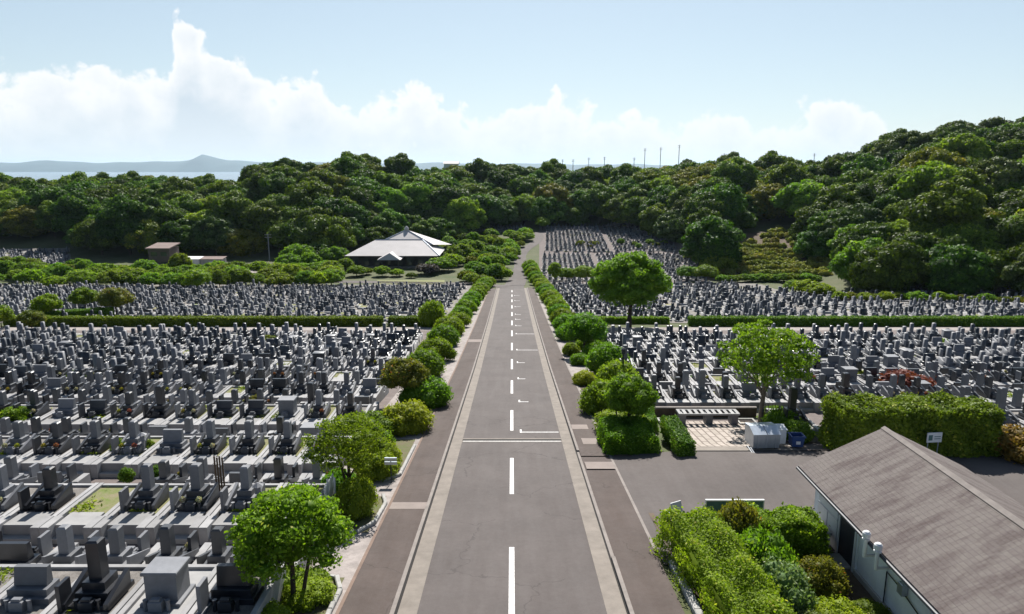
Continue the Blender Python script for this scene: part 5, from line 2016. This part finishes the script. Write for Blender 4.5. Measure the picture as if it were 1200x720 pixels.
b = MB()
for q in range(8):
    x = x0 + 1.6 + q * (x1 - x0 - 3) / 7.5
    b.box(x, x + 1.6, -.06, -.01, .5, 2.5)
    if q == 0: pass
b.build('window', M['glass'], ha)

# brown two-storey house, sheds, cars, beyond the left graves
x, y, z = gp(188, 317)
o = empty('brown_house', (x, y, z), 0, 'small brown two-storey house with flat overhanging roof at the edge of the left wood', 'building')
b = MB()
b.box(-3.1, 3.1, 0, 6, -.5, 6.4)
b.build('wall', M['brown_wall'], o)
b = MB()
b.poly([(-3.5, -.7, 6.3), (3.5, -.7, 6.3), (3.5, 6.6, 7.2), (-3.5, 6.6, 7.2), (-3.5, -.7, 6.6), (3.5, -.7, 6.6), (3.5, 6.6, 7.5), (-3.5, 6.6, 7.5)],
       [(3, 2, 1, 0), (4, 5, 6, 7), (0, 1, 5, 4), (1, 2, 6, 5), (2, 3, 7, 6), (3, 0, 4, 7)])
b.build('roof', M['brown_roof'], o)
for (xa_, xb_, za, zb) in ((-2.3, -.5, 4.2, 5.4), (.6, 2.3, 4.2, 5.4), (-2.3, -.8, .6, 2.6), (.4, 2.4, 0, 2.4)):
    b = MB()
    b.box(xa_, xb_, -.05, .02, za, zb)
    b.build('window', M['glass'], o)
for i, (px, wd, lab, mk) in enumerate([(220, 5.4, 'left half of the low white storage shed behind the garden trees', 'white_paint'), (245, 6.6, 'longer greyish shed right of the white shed', 'concrete')]):
    x, y, z = gp(px, 315)
    o = empty('shed', (x, y + 2, z), 0, lab, 'shed')
    b = MB()
    b.box(-wd / 2, wd / 2, 0, 3, -.3, 2.5)
    b.build('wall', M[mk], o)
    b = MB()
    b.poly([(-wd / 2 - .2, -.3, 2.52), (wd / 2 + .2, -.3, 2.52), (wd / 2 + .2, 3.3, 2.95), (-wd / 2 - .2, 3.3, 2.95), (-wd / 2 - .2, -.3, 2.62), (wd / 2 + .2, -.3, 2.62), (wd / 2 + .2, 3.3, 3.05), (-wd / 2 - .2, 3.3, 3.05)],
           [(3, 2, 1, 0), (4, 5, 6, 7), (0, 1, 5, 4), (1, 2, 6, 5), (2, 3, 7, 6), (3, 0, 4, 7)])
    b.build('roof', M['white_paint' if i == 0 else 'brown_roof'], o)
    b = MB()
    b.box(-.6, .6, -.05, .02, 0, 2.0)
    b.build('door', M['steel'], o)


def car(x, y, rz, label):
    o = empty('parked_car', (x, y, tz(x, y) + .05), rz, label, 'car', 'cars parked by the sheds')
    L_ = [(-2.15, .35), (-2.15, .75), (-2.05, .92), (-1.1, 1.0), (-.55, 1.45), (.95, 1.48), (1.75, 1.02), (2.1, .95), (2.18, .4)]
    b = MB()
    n = len(L_)
    P = [(a, -.83, c) for a, c in L_] + [(a, .83, c) for a, c in L_]
    for q in (4, 5): 
        P[q] = (P[q][0], -.62, P[q][2])
        P[q + n] = (P[q + n][0], .62, P[q + n][2])
    b.poly(P, [tuple(range(n)), tuple(reversed(range(n, 2 * n)))] + [(i, i + n, (i + 1) % n + n, (i + 1) % n) for i in range(n)])
    b.build('body', M['white_paint'], o)
    b = MB()
    b.poly([(-1.02, -.70, 1.03), (-1.02, .70, 1.03), (-.60, .56, 1.42), (-.60, -.56, 1.42)], [(0, 1, 2, 3)])
    b.poly([(1.66, -.70, 1.06), (1.66, .70, 1.06), (1.02, .56, 1.45), (1.02, -.56, 1.45)], [(3, 2, 1, 0)])
    for s in (-1, 1):
        b.poly([(-.85, s * .80, 1.03), (1.5, s * .80, 1.05), (.92, s * .66, 1.42), (-.5, s * .66, 1.40)], [(0, 1, 2, 3)])
    b.build('windows', M['glass'], o)
    for cx_ in (-1.35, 1.35):
        for s in (-1, 1):
            b = MB()
            b.tube([(cx_, s * .68, .32), (cx_, s * .86, .32)], .32, 14)
            b.build('wheel', M['tyre'], o)
    return o


for (px, py, rz, lab) in [(273, 316, .1, 'white car parked right of the greyish shed'), (211, 318, .3, 'white car half hidden behind garden trees below the white shed'),
                          (305, 317, 2.9, 'white car farther right at the foot of the left wood')]:
    x, y, z = gp(px, py)
    car(x, y, rz, lab)
sheet('terrace_soil', 181, 232, lambda y: .285 * y, lambda y: .475 * y, .08, M['brown_soil'], 24)
# clear lawn in front of the hall
x, y, z = gp(520, 326)
sheet('lawn', 172.5, 182, lambda y: -0.20 * y, lambda y: -0.10 * y, .06, M['grass'], 4)
sheet('house_yard', 186, 206, lambda y: -0.56 * y, lambda y: -0.36 * y, .06, M['pale_gravel'], 4)

# ------------------------------------------------------------------ utility poles along the ridge and houses beyond
def upole(x, y, ztop, label, zb=None, arm=1.6, grp='utility poles on the wooded ridge'):
    z = tz(x, y)
    o = empty('utility_pole', (x, y, z), 0, label, 'utility pole', grp)
    b = MB()
    b.tube([(0, 0, -1), (0, 0, ztop - z)], [.22, .15], 8)
    b.build('pole', M['pole'], o)
    b = MB()
    for dz_ in (.4, 1.2):
        b.box(-arm / 2, arm / 2, -.06, .06, ztop - z - dz_, ztop - z - dz_ + .12)
    b.build('crossarm', M['pole'], o)
    return o


for i, (px, ptop) in enumerate([(658, 187), (670, 187), (688, 185), (706, 184), (740, 185), (752, 174), (770, 173), (791, 170), (843, 180), (946, 180)]):
    yv = 372 if px < 780 else 352
    if px > 900: yv = 345
    x = (px - 600) / 800 * yv * 1.0
    zt = CAM_Z + yv * math.tan(math.atan((360 - ptop) / 800) - R(PITCH))
    upole(x, yv, zt, f'thin utility pole on the ridge, {ORD[i + 1]} of ten counted from the left')
x, y, z = gp(316, 305)
upole(x, y, z + 8.5, 'utility pole in front of the left wood beside the garden trees', arm=2.2, grp='utility pole at the left wood')
for i, (px, py, wd) in enumerate([(148, 213.5, 8), (166, 214.5, 9), (213, 213.5, 8), (530, 190.5, 8)]):
    yv = 322 if px < 300 else 356
    x = (px - 600) / 800 * yv
    zt = CAM_Z + yv * math.tan(math.atan((360 - py) / 800) - R(PITCH))
    o = empty('ridge_house', (x, yv, tz(x, yv)), 0, ['white-roofed house showing through the left ridge trees, leftmost of three', 'white-roofed house on the left ridge, middle of three',
                                                    'white-roofed house on the left ridge, rightmost of three', 'pale flat roof among ridge trees above the hall'][i], 'house')
    h_ = zt - tz(x, yv)
    b = MB()
    b.box(-wd / 2 + .4, wd / 2 - .4, 0, 6, -1, h_ - .6)
    b.build('wall', M['white_paint'], o)
    b = MB()
    b.poly([(-wd / 2, -.5, h_ - .7), (wd / 2, -.5, h_ - .7), (wd / 2, 6.5, h_ - .7), (-wd / 2, 6.5, h_ - .7), (-wd / 2, 3, h_ + .6), (wd / 2, 3, h_ + .6)],
           [(0, 1, 5, 4), (2, 3, 4, 5), (1, 2, 5), (3, 0, 4), (3, 2, 1, 0)])
    b.build('roof', M['hall_roof'], o)
print('objects', len(bpy.data.objects))
